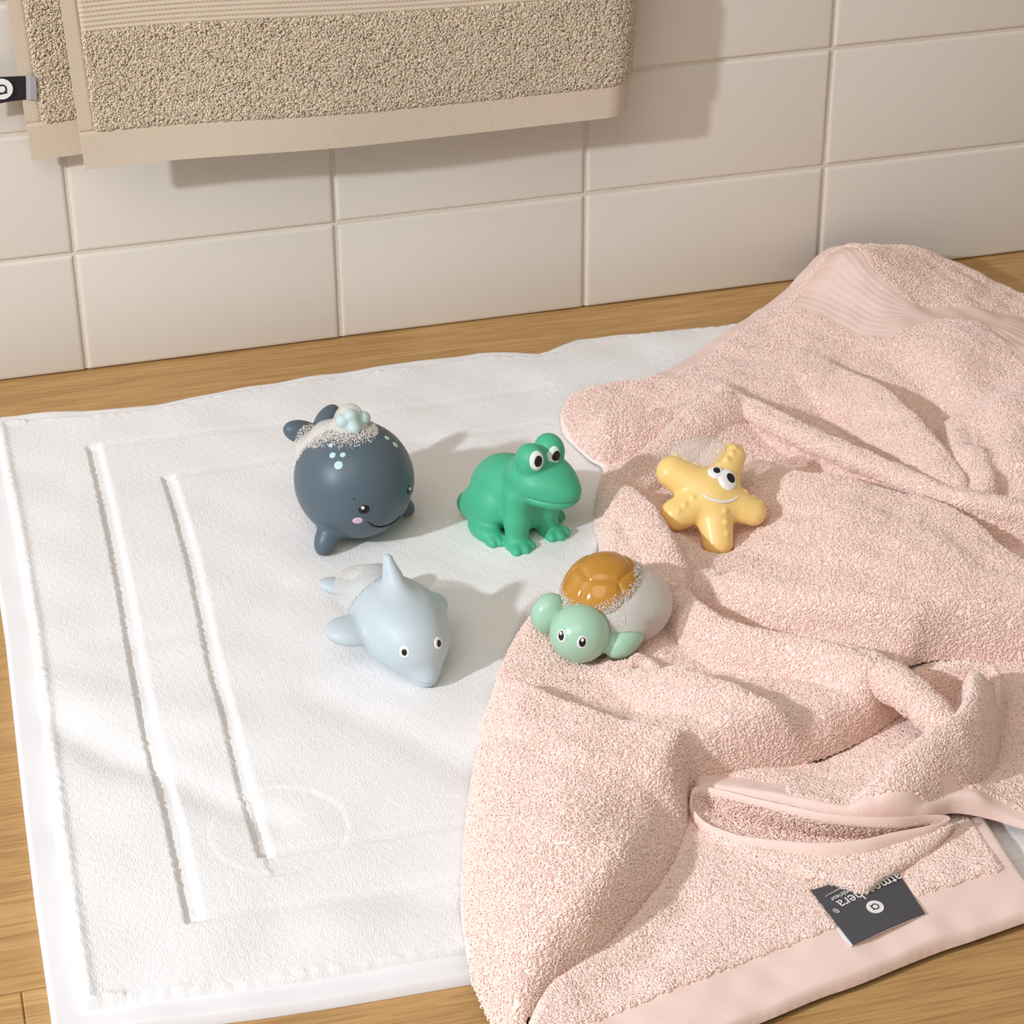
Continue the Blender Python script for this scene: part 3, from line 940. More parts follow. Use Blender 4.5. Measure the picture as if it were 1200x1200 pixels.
# ------------------------------------------------------------------ frog
def frog():
    c = unp(604, 617, MAT_TOP)
    t = Toy('frog_toy', 'green frog bath toy sitting with bulging white eyes and a wide mouth', 'toy', (c[0], c[1], MAT_TOP - 0.0002), math.radians(-68))
    hy = math.radians(11)
    HR = np.array([[math.cos(hy), -math.sin(hy), 0], [math.sin(hy), math.cos(hy), 0], [0, 0, 1]], np.float32)
    def f(P):
        d = ell(P, (-0.65, 0, 1.85), (2.3, 1.78, 2.0), axes((1, 0, 0.38)))
        chest = ell(P, (0.75, 0, 2.0), (1.25, 1.2, 1.6))
        d = smin(d, chest, 0.6)
        Q = P @ HR                                                     # the head looks a little to its left
        head = ell(Q, (1.75, 0, 3.72), (1.95, 1.62, 1.15), axes((1, 0, -0.02)))
        jaw = ell(Q, (2.1, 0, 3.2), (1.85, 1.42, 0.72))
        snout = ell(Q, (2.85, 0, 3.5), (1.25, 1.0, 0.78))
        head = smin(smin(head, jaw, 0.35), snout, 0.5)
        zm = 3.28 + 0.03 * Q[..., 1] ** 2 - 0.02 * (Q[..., 0] - 2)
        g = np.exp(-((Q[..., 2] - zm) / 0.075) ** 2) * np.clip((Q[..., 0] - 1.95) / 0.3, 0, 1)
        head = head + 0.10 * g
        d = smin(d, head, 0.45)
        for s in (-1, 1):
            d = smin(d, ell(Q, (1.70, s * 0.68, 4.95), (0.84, 0.74, 0.92)), 0.22)
            yy = -1.0 if s < 0 else 0.78
            d = smin(d, chain(P, [(1.35, yy * 0.85, 2.8, 0.72), (1.5, yy * 1.0, 1.5, 0.66), (1.6, yy * 1.1, 0.5, 0.58)], 0.25), 0.28)
            d = smin(d, ell(P, (1.85, yy * 1.22, 0.34), (0.85, 0.66, 0.42)), 0.2)
            for y, x in ((-0.42, 2.28), (0.0, 2.42), (0.42, 2.28)):
                d = smin(d, ell(P, (x, yy * 1.24 + y, 0.3), (0.40, 0.27, 0.32), axes((1, y * 0.7, 0))), 0.12)
            d = smin(d, ell(P, (-0.9, s * 1.5, 1.25), (1.6, 0.68, 1.2), axes((1, 0, 0.35))), 0.35)
            d = smin(d, ell(P, (-2.1, s * 1.4, 0.9), (0.70, 0.62, 0.70)), 0.10)
            d = smin(d, ell(P, (-0.1, s * 1.85, 0.45), (1.2, 0.66, 0.5)), 0.25)
            for y, x in ((-0.35, 0.8), (0.05, 0.95), (0.42, 0.8)):
                d = smin(d, ell(P, (x, s * 1.9 + y * 0.8, 0.3), (0.44, 0.23, 0.3)), 0.14)
        return smax(d, -(P[..., 2] - 0.02), 0.12)
    t.body('body', f, (-3.9, -3.2, -0.1), (4.7, 3.2, 6.5), FAST_H, M_frog)
    for at, pu, a, b in (((629.7, 539.8), (630.6, 540.6), .44, .60), ((649.2, 534.0), (651.4, 534.4), .35, .55)):
        e = t.disc('eye_white', at, a, b, -0.08, M_frogeye, thick=0.03, dome=0.03)
        t.disc('pupil', pu, .215, .30, -0.1, M_blackeye, parent=e, lift=0.05, dome=0.02)
    return t
frog()

# ------------------------------------------------------------------ dolphin
def dolphin():
    c = unp(468, 766, MAT_TOP)
    t = Toy('dolphin_toy', 'pale blue dolphin bath toy with a pointed back fin and small black eyes', 'toy', (c[0], c[1], MAT_TOP - 0.0002), math.radians(-77))
    def f(P):
        d = ell(P, (0.25, 0, 1.95), (2.75, 2.15, 1.95))
        d = smin(d, ell(P, (-1.3, 0, 1.75), (2.4, 1.7, 1.6)), 0.6)
        d = smin(d, chain(P, [(-2.2, 0, 1.5, 1.25), (-3.3, -0.15, 1.3, 0.75), (-4.1, -0.3, 1.35, 0.5)], 0.4), 0.5)
        d = smin(d, ell(P, (1.75, 0, 1.75), (1.65, 1.55, 1.5)), 0.5)                       # forehead
        d = smin(d, chain(P, [(1.9, 0, 1.2, 1.15), (2.55, 0, 0.85, 0.8), (2.95, 0, 0.72, 0.62)], 0.3), 0.4)   # beak
        for s in (-1, 1):
            k = 3.2 if s < 0 else 2.2
            R = axes((-0.28, s * 1.0, 0.12))
            d = smin(d, ell(P, (-0.1, s * (k - 0.85), 2.05), (1.3, 1.05, 0.58), R), 0.35)
            R = axes((-0.45, s * 1.0, 0.28))
            d = smin(d, ell(P, (-4.3, -0.3 + s * 0.85, 1.7), (1.0, 0.62, 0.36), R), 0.25)
        fin = cap(P, (0.1, 0, 3.2), (-0.95, 0, 4.85), 0.9, 0.3)
        q = P.copy(); q[..., 1] *= 1.35
        fin = cap(q, (0.15, 0, 3.1), (-0.9, 0, 4.8), 1.12, 0.34) * 0.8
        d = smin(d, fin, 0.35)
        g = np.exp(-((P[..., 2] - 0.45 - 0.12 * np.abs(P[..., 1])) / 0.07) ** 2) * np.clip((P[..., 0] - 2.5) / 0.3, 0, 1)
        d = d + 0.08 * g
        return smax(d, -(P[..., 2] - 0.02), 0.12)
    t.body('body', f, (-6.4, -4.2, -0.1), (4.4, 4.2, 5.5), FAST_H, M_dolphin)
    for at, pu in (((473.8, 763.8), (473.9, 764.4)), ((513.8, 753.6), (514.2, 754.0))):
        e = t.disc('eye_white', at, .25, .30, 0.0, M_white, thick=0.025)
        t.disc('pupil', pu, .135, .17, 0.0, M_blackeye, parent=e, lift=0.03, dome=0.015)
    def film(P):
        d = ell(P, (-2.3, -0.35, 2.2), (2.1, 1.55, 1.4), axes((1, 0, .3)))
        d = smin(d, ell(P, (-3.6, -0.4, 1.8), (1.3, 1.2, 0.95)), 0.5)
        return smax(d, -(f(P) + 0.01), 0.05)
    foam('soap_foam', 'smooth milky soap foam over the tail and back of the pale blue dolphin', t, film, M_latherd, 400, 7, 0.020, lo=(-5.6, -2.8, 0.2), hi=(0.4, 2.8, 4.4))
    return t
dolphin()

# ------------------------------------------------------------------ turtle
def turtle():
    z0 = 0.0165
    c = unp(705, 736, z0)
    t = Toy('turtle_toy', 'mint green turtle bath toy with a glossy amber shell, resting on the pink towel', 'toy', (c[0], c[1], z0), math.radians(-125))
    H = (2.5, -0.25, 1.28)
    def head(P):
        d = ell(P, H, (1.42, 1.42, 1.38))
        d = smin(d, cap(P, (0.6, -0.1, 1.1), (2.0, -0.2, 1.2), 1.0, 0.9), 0.2)
        return d
    def skin(P):
        d = head(P)
        d = smin(d, ell(P, (-0.2, 0, 0.75), (2.1, 1.9, 0.85)), 0.3)
        d = smin(d, ell(P, (1.35, -2.15, 1.2), (0.95, 0.75, 1.05), axes((0.8, -0.6, 0.1))), 0.3)
        d = smin(d, ell(P, (1.5, 1.65, 0.75), (1.25, 0.75, 0.72), axes((0.9, -0.35, -0.2))), 0.3)
        for s in (-1, 1):
            d = smin(d, ell(P, (-1.7, s * 1.7, 0.35), (0.9, 0.6, 0.5), axes((-0.7, s * 0.7, 0))), 0.3)
        d = smin(d, ell(P, (-2.5, 0, 0.5), (0.6, 0.35, 0.35)), 0.25)
        return d
    t.body('body', skin, (-3.6, -3.6, -0.5), (4.4, 3.6, 3.2), FAST_H, M_turtle)
    S = np.array((-0.25, 0.05, 1.55), np.float32)
    def shell(P):
        q = P - S
        d = ell(q, (0, 0, 0), (2.3, 2.15, 2.25))
        d = smax(d, -(q[..., 2] + 0.75), 0.2)
        rho = np.arctan2(np.hypot(q[..., 0], q[..., 1]), q[..., 2]); az = np.arctan2(q[..., 1], q[..., 0]) + 0.26
        sec = PI / 3
        a = (az % sec) - sec / 2
        hexr = 0.66
        e1 = np.abs(rho * np.cos(a) - hexr * np.cos(sec / 2))                        # rim of the middle plate
        e2 = np.where(rho > hexr, rho * np.abs(np.sin(np.abs(a) - sec / 2)), 9)        # lines out from its corners
        e3 = np.abs(rho - 1.38)
        e = np.minimum(np.minimum(e1, e2), e3)
        bulge = 0.12 * np.clip(e / 0.13, 0, 1) ** 0.5
        return d - bulge + 0.10
    V, F = surface_net(shell, (-3, -2.9, 0.4), (2.6, 2.9, 4.3), 0.045)
    sh = mesh_obj('shell', V / 100, F, M_shell, t.root); sh['label'] = 'glossy amber shell with plates'
    for at, pu in (((657.5, 745.2), (657.8, 744.8)), ((682.3, 752.8), (682.5, 752.5))):
        e = t.disc('eye_white', at, .255, .315, -0.1, M_white, f=skin)
        p = t.disc('pupil', pu, .165, .235, -0.1, M_blackeye, parent=e, lift=0.025, f=skin)
        t.disc('eye_glint', (at[0] + 0.3, at[1] - 3.1), .065, .085, 0, M_white, parent=p, lift=0.05, f=skin)
    both = lambda P: np.minimum(skin(P), shell(P))
    RESTING.append((t, both))
    def film(P):
        d = ell(P, (-0.5, 0.9, 1.35), (2.45, 2.35, 1.75))
        d = smin(d, ell(P, (0.9, 0.5, 1.5), (1.25, 1.9, 0.9)), 0.4)
        d = smax(d, P[..., 2] - 2.75 - 0.2 * P[..., 1] + 0.16 * P[..., 0], 0.3)
        return smax(d, -(both(P) + 0.005), 0.05)
    def bub(P):
        d = ell(P, (0.1, 0.5, 1.5), (2.7, 2.6, 1.9))
        return np.maximum(np.abs(shell(P) - 0.03), d * 0.4)
    foam('soap_foam', 'large frothy dome of soap foam round the amber shell of the turtle', t, film, M_lather, 40000, 9, 0.026, lo=(-3.4, -2.6, 0.0), hi=(2.8, 3.6, 4.0), bub=bub,
         keep=lambda P: np.clip((2.95 + 0.2 * P[:, 1] - 0.16 * P[:, 0] - P[:, 2]) / 0.8, 0, 1) * (head(P) > 0.05))
    return t
turtle()

# ------------------------------------------------------------------ starfish
def starfish():
    n = -FW * 0.86 + np.array([0, 0, 1]) * 0.42 + RT * 0.16; n /= np.linalg.norm(n)
    e1 = RT - (RT @ n) * n; e1 /= np.linalg.norm(e1); e2 = np.cross(n, e1)
    R = np.stack([e1, e2, n], 1)
    c = unp(835, 581, 0.0325)
    t = Toy('starfish_toy', 'yellow starfish bath toy with bumpy arms and a smiling face, propped in the pink towel', 'toy', c, R=R)
    S = np.array([[e1 @ RT, e2 @ RT], [e1 @ UP, e2 @ UP]]); Si = np.linalg.inv(S)
    loc2 = lambda dx, dy: Si @ np.array([dx, dy]) / 22.6
    arms = [loc2(25, 46), loc2(-45, 27), loc2(-42, -21), loc2(5, -53), loc2(46, -18)]
    wid = [(1.05, 0.68), (1.1, 0.86), (1.05, 0.82), (1.08, 0.76), (1.05, 0.72)]
    def f(P):
        d = ell(P, (0, 0, -0.1), (1.55, 1.5, 0.98))
        for (a, b), (w0, w1) in zip(arms, wid):
            q = P.copy(); q[..., 2] *= 1.12
            d = smin(d, cap(q, (a * 0.15, b * 0.15, -0.05), (a, b, -0.05), w0, w1), 0.30)
        return d
    def fb(P):
        d = f(P)
        return d
    bumps = [(852, 538, .17), (858, 530, .15), (861, 524, .13), (816.5, 543, .17), (804, 537, .13), (793, 532, .11),
             (874, 576, .17), (884, 582, .14), (893, 588, .11), (850, 599, .16), (851, 612, .17), (852, 625, .15), (812, 582.5, .14), (802.5, 591, .13), (796, 598, .1)]
    t.f = f
    bp = []
    for x, y, r in bumps:
        p = t.hit(x, y); g = f_grad(f, p[None])[0]; bp.append((p - g / np.linalg.norm(g) * r * 0.55, r * 1.15))
    def full(P):
        d = f(P)
        for p, r in bp:
            m = np.linalg.norm(P - p.astype(np.float32), axis=-1) - r
            d = smin(d, m, 0.10)
        return d
    RESTING.append((t, full))
    t.body('body', full, (-4.2, -4.2, -1.6), (4.2, 4.2, 1.6), 0.05, M_star)
    for at, pu, a, b, pr in (((839.0, 553.5), (839.6, 553.0), .42, .42, .20), ((852.8, 562.2), (855.0, 561.5), .54, .62, .26)):
        e = t.disc('eye_white', at, a, b, -0.2, M_white, thick=0.08, dome=0.06, f=f)
        t.disc('pupil', pu, pr, pr * 1.2, -0.15, M_blackeye, parent=e, lift=0.11, dome=0.03, f=f)
    t.stroke('smile', [(823, 578.6), (829.5, 583.2), (838, 586.6), (847, 588.2), (856, 587), (863.5, 583)], 0.075, M_white, f=f)
    def film(P):
        a, b = loc2(-10, 55)
        d = ell(P, (a, b - 0.5, -0.1), (1.75, 1.15, 0.8))
        return smax(d, -(f(P) + 0.005), 0.05)
    foam('soap_foam', 'small thin cap of soap foam between the upper arms of the yellow starfish', t, film, M_lather3, 300, 3, 0.024, lo=(-3.2, 0.0, -1.6), hi=(2.4, 4.2, 1.4))
    return t
starfish()

# ------------------------------------------------------------------ the crumpled pink towel
ZK = 1.62
def amp(z):
    """heights above the flat double layer (1.25 cm) are steeper than first measured"""
    return z if z < 1.25 else 1.25 + (z - 1.25) * ZK

def tps(pts, reg=1e-7):
    """smooth height field through (px, py, z cm) photo points"""
    W = np.array([unp(p[0], p[1], p[2] / 100) for p in pts])
    xy, z = W[:, :2] * 10, W[:, 2]
    n = len(xy)
    def k(r2): return 0.5 * r2 * np.log(r2 + 1e-12)
    K = k(((xy[:, None] - xy[None]) ** 2).sum(-1)) + np.eye(n) * reg * 100
    Pm = np.concatenate([np.ones((n, 1)), xy], 1)
    A = np.zeros((n + 3, n + 3)); A[:n, :n] = K; A[:n, n:] = Pm; A[n:, :n] = Pm.T
    w = np.linalg.solve(A, np.concatenate([z, np.zeros(3)]))
    def ev(X, Y):
        x, y = X * 10, Y * 10
        out = w[n] + w[n + 1] * x + w[n + 2] * y
        for i in range(n):
            out = out + w[i] * k((x - xy[i, 0]) ** 2 + (y - xy[i, 1]) ** 2)
        return out
    return ev

def wline(pts):
    return np.array([np.concatenate([unp(p[0], p[1], p[2] / 100)[:2], [p[2] / 100], np.array(p[3:]) ]) for p in pts])

def sheet_height(X, Y, base, folds, dents, lo, hi=0.06):
    base = [(p[0], p[1], amp(p[2])) for p in base]
    H = np.clip(tps(base)(X, Y), lo, hi)
    top = np.zeros_like(H)
    for pts, wb, wf in folds:
        L = wline([(p[0], p[1], amp(p[2])) for p in pts]); L = spline(L, len(L) * 3)
        d, ex, side = seg_dist(X, Y, L)
        k = np.clip(0.5 + 0.5 * side, 0, 1); k = k * k * (3 - 2 * k)
        w = (wf + (wb - wf) * k) / 100
        t = np.clip(d / w, 0, 1)
        p = k * 0.5 * (1 + np.cos(PI * t)) + (1 - k) * (1 - t * t) ** 0.75
        c = np.maximum(ex[..., 0] - H, 0) * p
        # soft maximum of the overlapping folds
        top = np.maximum(top, c) + 0.0006 * np.exp(-((top - c) / 0.0012) ** 2) * np.minimum(np.minimum(top, c) / 0.002, 1)
    H = H + top
    for pts, w, dep in dents:
        L = wline([(p[0], p[1], 2.0) for p in pts]); L = spline(L, len(L) * 3)
        d, _, _ = seg_dist(X, Y, L)
        H = H - dep / 100 * np.exp(-(d / (w / 100)) ** 2)
    return np.maximum(H, lo)

def sheet(outline, base, folds, dents, step, lo, noise=1.0):
    O = np.array([list(unp(p[0], p[1], p[2] / 100)[:2]) + [p[2] / 100, p[3] / 100] for p in outline])
    O = spline(O, len(O) * 5, closed=True)
    x = np.arange(O[:, 0].min() - step * 2, O[:, 0].max() + step * 3, step)
    y = np.arange(O[:, 1].min() - step * 2, O[:, 1].max() + step * 3, step)
    X, Y = np.meshgrid(x, y, indexing='ij')
    ins = inside(X, Y, O)
    F = grid_faces(len(x), len(y))
    F = F[ins.reshape(-1)[F].any(1)]
    used = np.zeros(X.size, bool); used[F.ravel()] = True
    Xf, Yf, inf_ = X.ravel().copy(), Y.ravel().copy(), ins.ravel()
    mv = np.nonzero(used & ~inf_)[0]
    C = np.concatenate([O, O[:1]])
    best = np.full(len(mv), 1e9); bx = Xf[mv].copy(); by = Yf[mv].copy()
    for a, b in zip(C[:-1], C[1:]):
        d = b[:2] - a[:2]
        t = np.clip(((Xf[mv] - a[0]) * d[0] + (Yf[mv] - a[1]) * d[1]) / (d @ d + 1e-18), 0, 1)
        qx, qy = a[0] + t * d[0], a[1] + t * d[1]
        D = np.hypot(Xf[mv] - qx, Yf[mv] - qy); m = D < best
        best = np.where(m, D, best); bx = np.where(m, qx, bx); by = np.where(m, qy, by)
    Xf[mv], Yf[mv] = bx, by
    ids = np.nonzero(used)[0]; mp = np.full(X.size, -1); mp[ids] = np.arange(len(ids))
    F = mp[F]; Xu, Yu = Xf[ids], Yf[ids]
    H = sheet_height(Xu, Yu, base, folds, dents, lo / 100)
    H = H + noise * (0.0009 * noise2(Xu, Yu, 0.055, 17) + 0.0005 * noise2(Xu, Yu, 0.022, 18))
    d, ex, _ = seg_dist(Xu, Yu, O, closed=True)
    d[np.isin(ids, mv)] = 0
    zb, r = ex[..., 0], np.maximum(ex[..., 1], 1e-4)
    t = np.clip(d / r, 0, 1)
    prof = (1 - (1 - t) ** 2.2) ** 0.62
    Z = np.where(H > zb, zb + (H - zb) * prof, H)
    return np.stack([Xu, Yu, Z], -1), F, O

def pick(V, F, sel):
    f = F[sel]; ids = np.unique(f); mp = np.full(len(V), -1); mp[ids] = np.arange(len(ids))
    return V[ids], mp[f]

def tri(F):
    return np.concatenate([F[:, [0, 1, 2]], F[:, [0, 2, 3]]]) if F.shape[1] == 4 else F

def build_pink():
    root = empty('bath_towel', unp(850, 800, 0.0)[:3], 'crumpled pale pink terry bath towel heaped over the right of the white mat', 'towel')
    cloth, hem, loops = Soup(), Soup(), Soup()

    # ---- sheet that carries the toys: upper flat part, rolls, folds and the big turned-over bulge
    out1 = [(1002, 290.5, 2.9, .35), (985, 292.5, 2.6, .35), (968, 301, 2.2, .35), (945, 323, 1.4, .35), (905, 354, 1.1, .35), (860, 384, 1.15, .35), (810, 418, 1.1, .35), (775, 440, 1.05, .4),
            (755, 449, 1.1, .7), (728, 450, 1.1, 1.1), (694, 455, 1.1, 1.3), (667, 467, 1.05, 1.4), (657, 486, 1.0, 1.5), (660, 508, .9, 1.5), (674, 524, .9, 1.3), (692, 540, .9, 1.0), (705, 548, .9, .5),
            (706, 558, .9, .5), (699, 585, .9, .9), (697, 620, .9, 1.0), (703, 655, .9, 1.0), (690, 690, .9, .9), (645, 705, .9, .9), (622, 724, .9, 1.0), (597, 762, .9, 1.3), (577, 810, .9, 1.8),
            (561, 875, .9, 2.2), (549, 940, .9, 2.4), (542, 1005, .9, 2.5), (540, 1060, .9, 2.5), (545, 1108, .95, 2.3), (554, 1150, .65, 2.0), (566, 1180, .5, 1.6), (582, 1210, .4, 1.3), (600, 1226, .5, 1.0),
            (612, 1206, 1.0, 1.0), (622, 1187, 1.1, 1.1), (642, 1165, 1.1, 1.2), (668, 1146, 1.1, 1.3), (711, 1117, 1.1, 1.4), (755, 1069, 1.1, 1.5), (787, 1024, 1.1, 1.5), (803, 980, 1.1, 1.4), (805, 945, 1.2, 1.1),
            (815, 925, 1.5, .9), (840, 916, 1.6, .9), (880, 907, 1.6, .9), (935, 897, 1.5, 1.0), (985, 880, 1.4, 1.1), (1030, 855, 1.4, 1.1), (1056, 834, 1.4, .9), (1061, 818, 1.5, .8), (1058, 800, 1.5, .8), (1066, 780, 1.5, .6), (1110, 773, 1.4, .8),
            (1200, 777, 1.4, 1.0), (1290, 775, 1.4, 1.0), (1330, 700, 1.2, 1.0), (1340, 560, 1.0, 1.0), (1330, 440, .9, 1.0), (1280, 385, .9, .8), (1200, 351, .9, .7), (1150, 328, 1.1, .7), (1100, 309, 1.6, .6), (1050, 297, 2.3, .5)]
    base1 = [(985, 299, 3.1), (945, 330, 1.9), (905, 362, 1.5), (860, 392, 1.4), (805, 432, 1.4), (1045, 303, 2.9), (1100, 316, 2.2), (1150, 336, 1.7), (1200, 360, 1.5), (1270, 395, 1.5),
             (960, 372, 2.0), (1030, 350, 2.5), (1095, 368, 2.3), (1000, 395, 1.9), (900, 425, 1.6), (960, 430, 1.8), (1020, 430, 1.7), (1085, 410, 2.5), (1130, 400, 2.7), (1180, 400, 2.5), (1250, 430, 2.6),
             (1120, 440, 2.4), (1165, 450, 2.2), (1060, 455, 1.7), (1085, 485, 1.4), (1115, 525, 1.3), (1150, 480, 2.7), (1175, 510, 2.9), (1210, 520, 2.8), (1170, 560, 2.5), (1260, 520, 2.6),
             (850, 452, 1.8), (790, 480, 1.7), (700, 480, 1.5), (730, 500, 1.4), (760, 505, 1.2), (725, 538, 1.0), (745, 520, 1.0),
             (812, 485, 2.0), (850, 500, 1.8), (780, 535, 1.6), (830, 545, 1.3), (832, 590, 1.1), (830, 630, 1.15), (880, 600, 1.2), (900, 560, 1.4), (880, 630, 1.3), (870, 660, 1.4),
             (730, 600, 2.2), (715, 640, 2.1), (755, 640, 2.2), (735, 680, 2.0), (775, 665, 2.0),
             (935, 532, 1.2), (1000, 552, 1.25), (1060, 570, 1.3), (1150, 606, 1.25), (1200, 645, 1.4), (900, 515, 1.3), (960, 590, 2.2), (1040, 600, 2.4), (1020, 640, 2.3), (1120, 640, 2.4), (940, 640, 1.9), (1200, 690, 2.0), (1280, 640, 2.0),
             (855, 722, 1.3), (920, 742, 1.4), (1000, 757, 1.4), (1060, 767, 1.4), (1130, 765, 1.9), (1200, 765, 2.0), (1280, 765, 1.8),
             (785, 720, 1.15), (770, 750, 1.3), (700, 730, 1.2), (690, 775, 1.4), (730, 795, 1.5), (650, 760, 1.3), (650, 795, 1.35), (700, 815, 1.5), (760, 830, 1.7), (850, 770, 1.3), (910, 782, 1.5), (960, 793, 1.9), (1020, 800, 2.4),
             (640, 860, 2.5), (700, 890, 3.0), (600, 930, 2.4), (760, 910, 2.8), (660, 970, 2.9), (740, 980, 2.6), (610, 1040, 2.4), (690, 1060, 2.8), (620, 1120, 2.0), (580, 1150, 1.4), (640, 1130, 2.0), (780, 950, 2.1),
             (850, 855, 2.9), (930, 860, 2.7), (1000, 845, 2.6)]
    folds1 = [([(850, 454, 2.1), (905, 480, 2.4), (960, 506, 2.55), (1040, 541, 2.65), (1110, 573, 2.7), (1200, 592, 2.7), (1320, 608, 2.7)], 1.1, 0.5),
              ([(895, 543, 1.7), (940, 555, 2.1), (975, 559, 2.3), (1020, 568, 2.4), (1080, 583, 2.45), (1130, 604, 2.4), (1180, 644, 2.3), (1260, 700, 2.2)], 0.55, 3.2),
              ([(985, 432, 2.0), (1030, 452, 2.4), (1070, 485, 2.65), (1105, 525, 2.75), (1130, 560, 2.7)], 0.9, 2.6),
              ([(842, 672, 1.9), (900, 674, 2.6), (980, 692, 2.9), (1060, 702, 3.1), (1150, 706, 3.1), (1320, 706, 3.0)], 1.2, 1.8),
              ([(808, 694, 2.0), (832, 714, 2.4), (872, 732, 2.6), (920, 744, 2.7), (972, 754, 2.9), (1020, 771, 3.3), (1050, 785, 3.3)], 0.6, 1.4),
              ([(756, 775, 1.7), (795, 784, 2.6), (850, 802, 3.1), (905, 826, 3.3), (960, 836, 3.4), (1015, 828, 3.4), (1046, 820, 2.9)], 0.8, 2.2),
              ([(614, 802, 2.2), (660, 822, 2.6), (720, 842, 3.0), (790, 860, 3.15)], 0.5, 3.0),
              ([(674, 492, 2.3), (710, 486, 2.5), (760, 482, 2.4), (800, 472, 2.2)], 1.7, 1.5),
              ([(716, 574, 2.0), (742, 576, 2.5), (768, 602, 2.6), (786, 636, 2.5), (798, 662, 2.2)], 0.9, 1.6),
              ([(722, 560, 2.0), (765, 520, 2.1), (810, 480, 2.3), (845, 462, 2.3)], 0.9, 1.8),
              ([(1140, 478, 2.8), (1146, 520, 3.0), (1160, 556, 2.9)], 1.3, 2.0)]
    dents1 = [([(962, 484), (1000, 496), (1045, 512)], 0.55, 0.45), ([(848, 680), (885, 683), (920, 690)], 0.3, 0.35), ([(1045, 425), (1085, 455), (1120, 500), (1142, 550)], 0.8, 0.6),
              ([(820, 690), (850, 716), (920, 738), (1000, 754), (1060, 767)], 0.35, 0.7), ([(750, 781), (776, 797)], 0.25, 0.7), ([(752, 768 + 16), (780, 800)], 0.35, 0.4)]
    V1, F1, O1 = sheet(out1, base1, folds1, dents1, 0.00095, 1.05)
    # the two toys lying on it press it down where they touch
    for toy, sdf in RESTING:
        near = np.nonzero(np.linalg.norm(V1 - toy.o, axis=1) < 0.06)[0]
        for _ in range(14):
            d = sdf(toy.loc(V1[near]).astype(np.float32)) / 100
            V1[near, 2] -= np.clip(0.0016 - d, 0, 0.004)
        V1[near, 2] = np.maximum(V1[near, 2], 0.0075)
    # even out the pressed places a little
    nb = np.zeros((len(V1),)); acc = np.zeros((len(V1),))
    for _ in range(2):
        nb[:] = 0; acc[:] = 0
        for k in range(4):
            np.add.at(acc, F1[:, k], V1[F1[:, (k + 1) % 4], 2]); np.add.at(nb, F1[:, k], 1)
        sel = np.zeros(len(V1), bool)
        for toy, _s in RESTING: sel |= np.linalg.norm(V1 - toy.o, axis=1) < 0.055
        V1[sel, 2] = np.minimum(V1[sel, 2], 0.5 * V1[sel, 2] + 0.5 * acc[sel] / np.maximum(nb[sel], 1))
    # the top-left hem and the ribbed band beside it
    hem_edge = wline([(1000, 291, 2.9), (968, 301, 2.3), (945, 323, 1.6), (905, 354, 1.3), (860, 384, 1.2), (810, 418, 1.2), (775, 440, 1.2)])
    dh, _, _ = seg_dist(V1[:, 0], V1[:, 1], hem_edge)
    up_px = [(987, 304), (997, 322), (1020, 346), (1067, 369), (1107, 367), (1147, 364), (1200, 362), (1290, 372)]
    lo_px = [(922, 357), (960, 376), (1003, 396), (1040, 404), (1067, 396), (1107, 388), (1147, 391), (1162, 406), (1200, 448), (1290, 520)]
    zz = lambda l: wline([(x, y, 2.3) for x, y in l])
    du, _, su = seg_dist(V1[:, 0], V1[:, 1], zz(up_px)); dl, _, sl = seg_dist(V1[:, 0], V1[:, 1], zz(lo_px))
    poly = np.array(up_px + lo_px[::-1], float)
    is_hem = (dh < 0.0105)
    is_rib = inside(V1[:, 0], V1[:, 1], np.concatenate([zz(up_px), zz(lo_px)[::-1]])) & ~is_hem
    tt = du / (du + dl + 1e-9)
    V1[:, 2] += np.where(is_rib, 0.00045 * np.abs(np.sin(PI * 11 * tt)) - 0.0004, 0)
    V1[:, 2] += np.where(is_hem, 0.0004 * np.clip((0.0105 - dh) / 0.0015, 0, 1), 0)
    fh = is_hem[F1].all(1); fr = is_rib[F1].all(1) & ~fh
    settle(mesh_obj('woven_hem', *pick(V1, F1, fh), M_pinkhem), root)
    settle(mesh_obj('ribbed_border', *pick(V1, F1, fr), M_pinkrib), root)
    v, f = pick(V1, F1, ~(fh | fr)); cloth.add(v, f)
    def clear_of(P):
        k = (P[:, 2] > 0.0117) | (P[:, 1] < -0.553)
        low = np.nonzero(~k)[0]                                  # no loops squeezed under the rolled rim
        k[low] = seg_dist(P[low, 0], P[low, 1], O1, closed=True)[0] > 0.007
        for toy, sdf in RESTING:
            q = np.nonzero(np.linalg.norm(P - toy.o, axis=1) < 0.06)[0]
            k[q] = sdf(toy.loc(P[q]).astype(np.float32)) > 0.20
        return k
    pile1 = tri(F1[~(fh | fr)])
    c = proj(V1[pile1].mean(1)); vis = (c[:, 0] < 1260) & (c[:, 1] < 1235)
    loops.add(*loops_of(V1, pile1[vis], 220000, 0.0008, 0.0018, 0.00031, 51, lean=(-0.3, -0.7, 0.2), lean_w=0.5, keep=clear_of))

    # ---- lower flat layer with the label and the wide hem
    out0 = [(1150, 950, 1.0, .25), (1161, 971, .95, .25), (1175, 993, .95, .25), (1200, 1030, .9, .25), (1232, 1070, .8, .25), (1200, 1081, .45, .3), (1143, 1101, .4, .3), (1101, 1115, .35, .3), (1058, 1132, .35, .3), (1002, 1155, .35, .3),
            (959, 1170, .35, .3), (887, 1200, .35, .3), (760, 1250, .35, .3), (640, 1290, .35, .3), (614, 1250, .4, .5), (634, 1172, .9, .5), (720, 1030, .9, .5), (830, 900, .9, .5), (1000, 880, .9, .5), (1120, 890, .9, .5)]
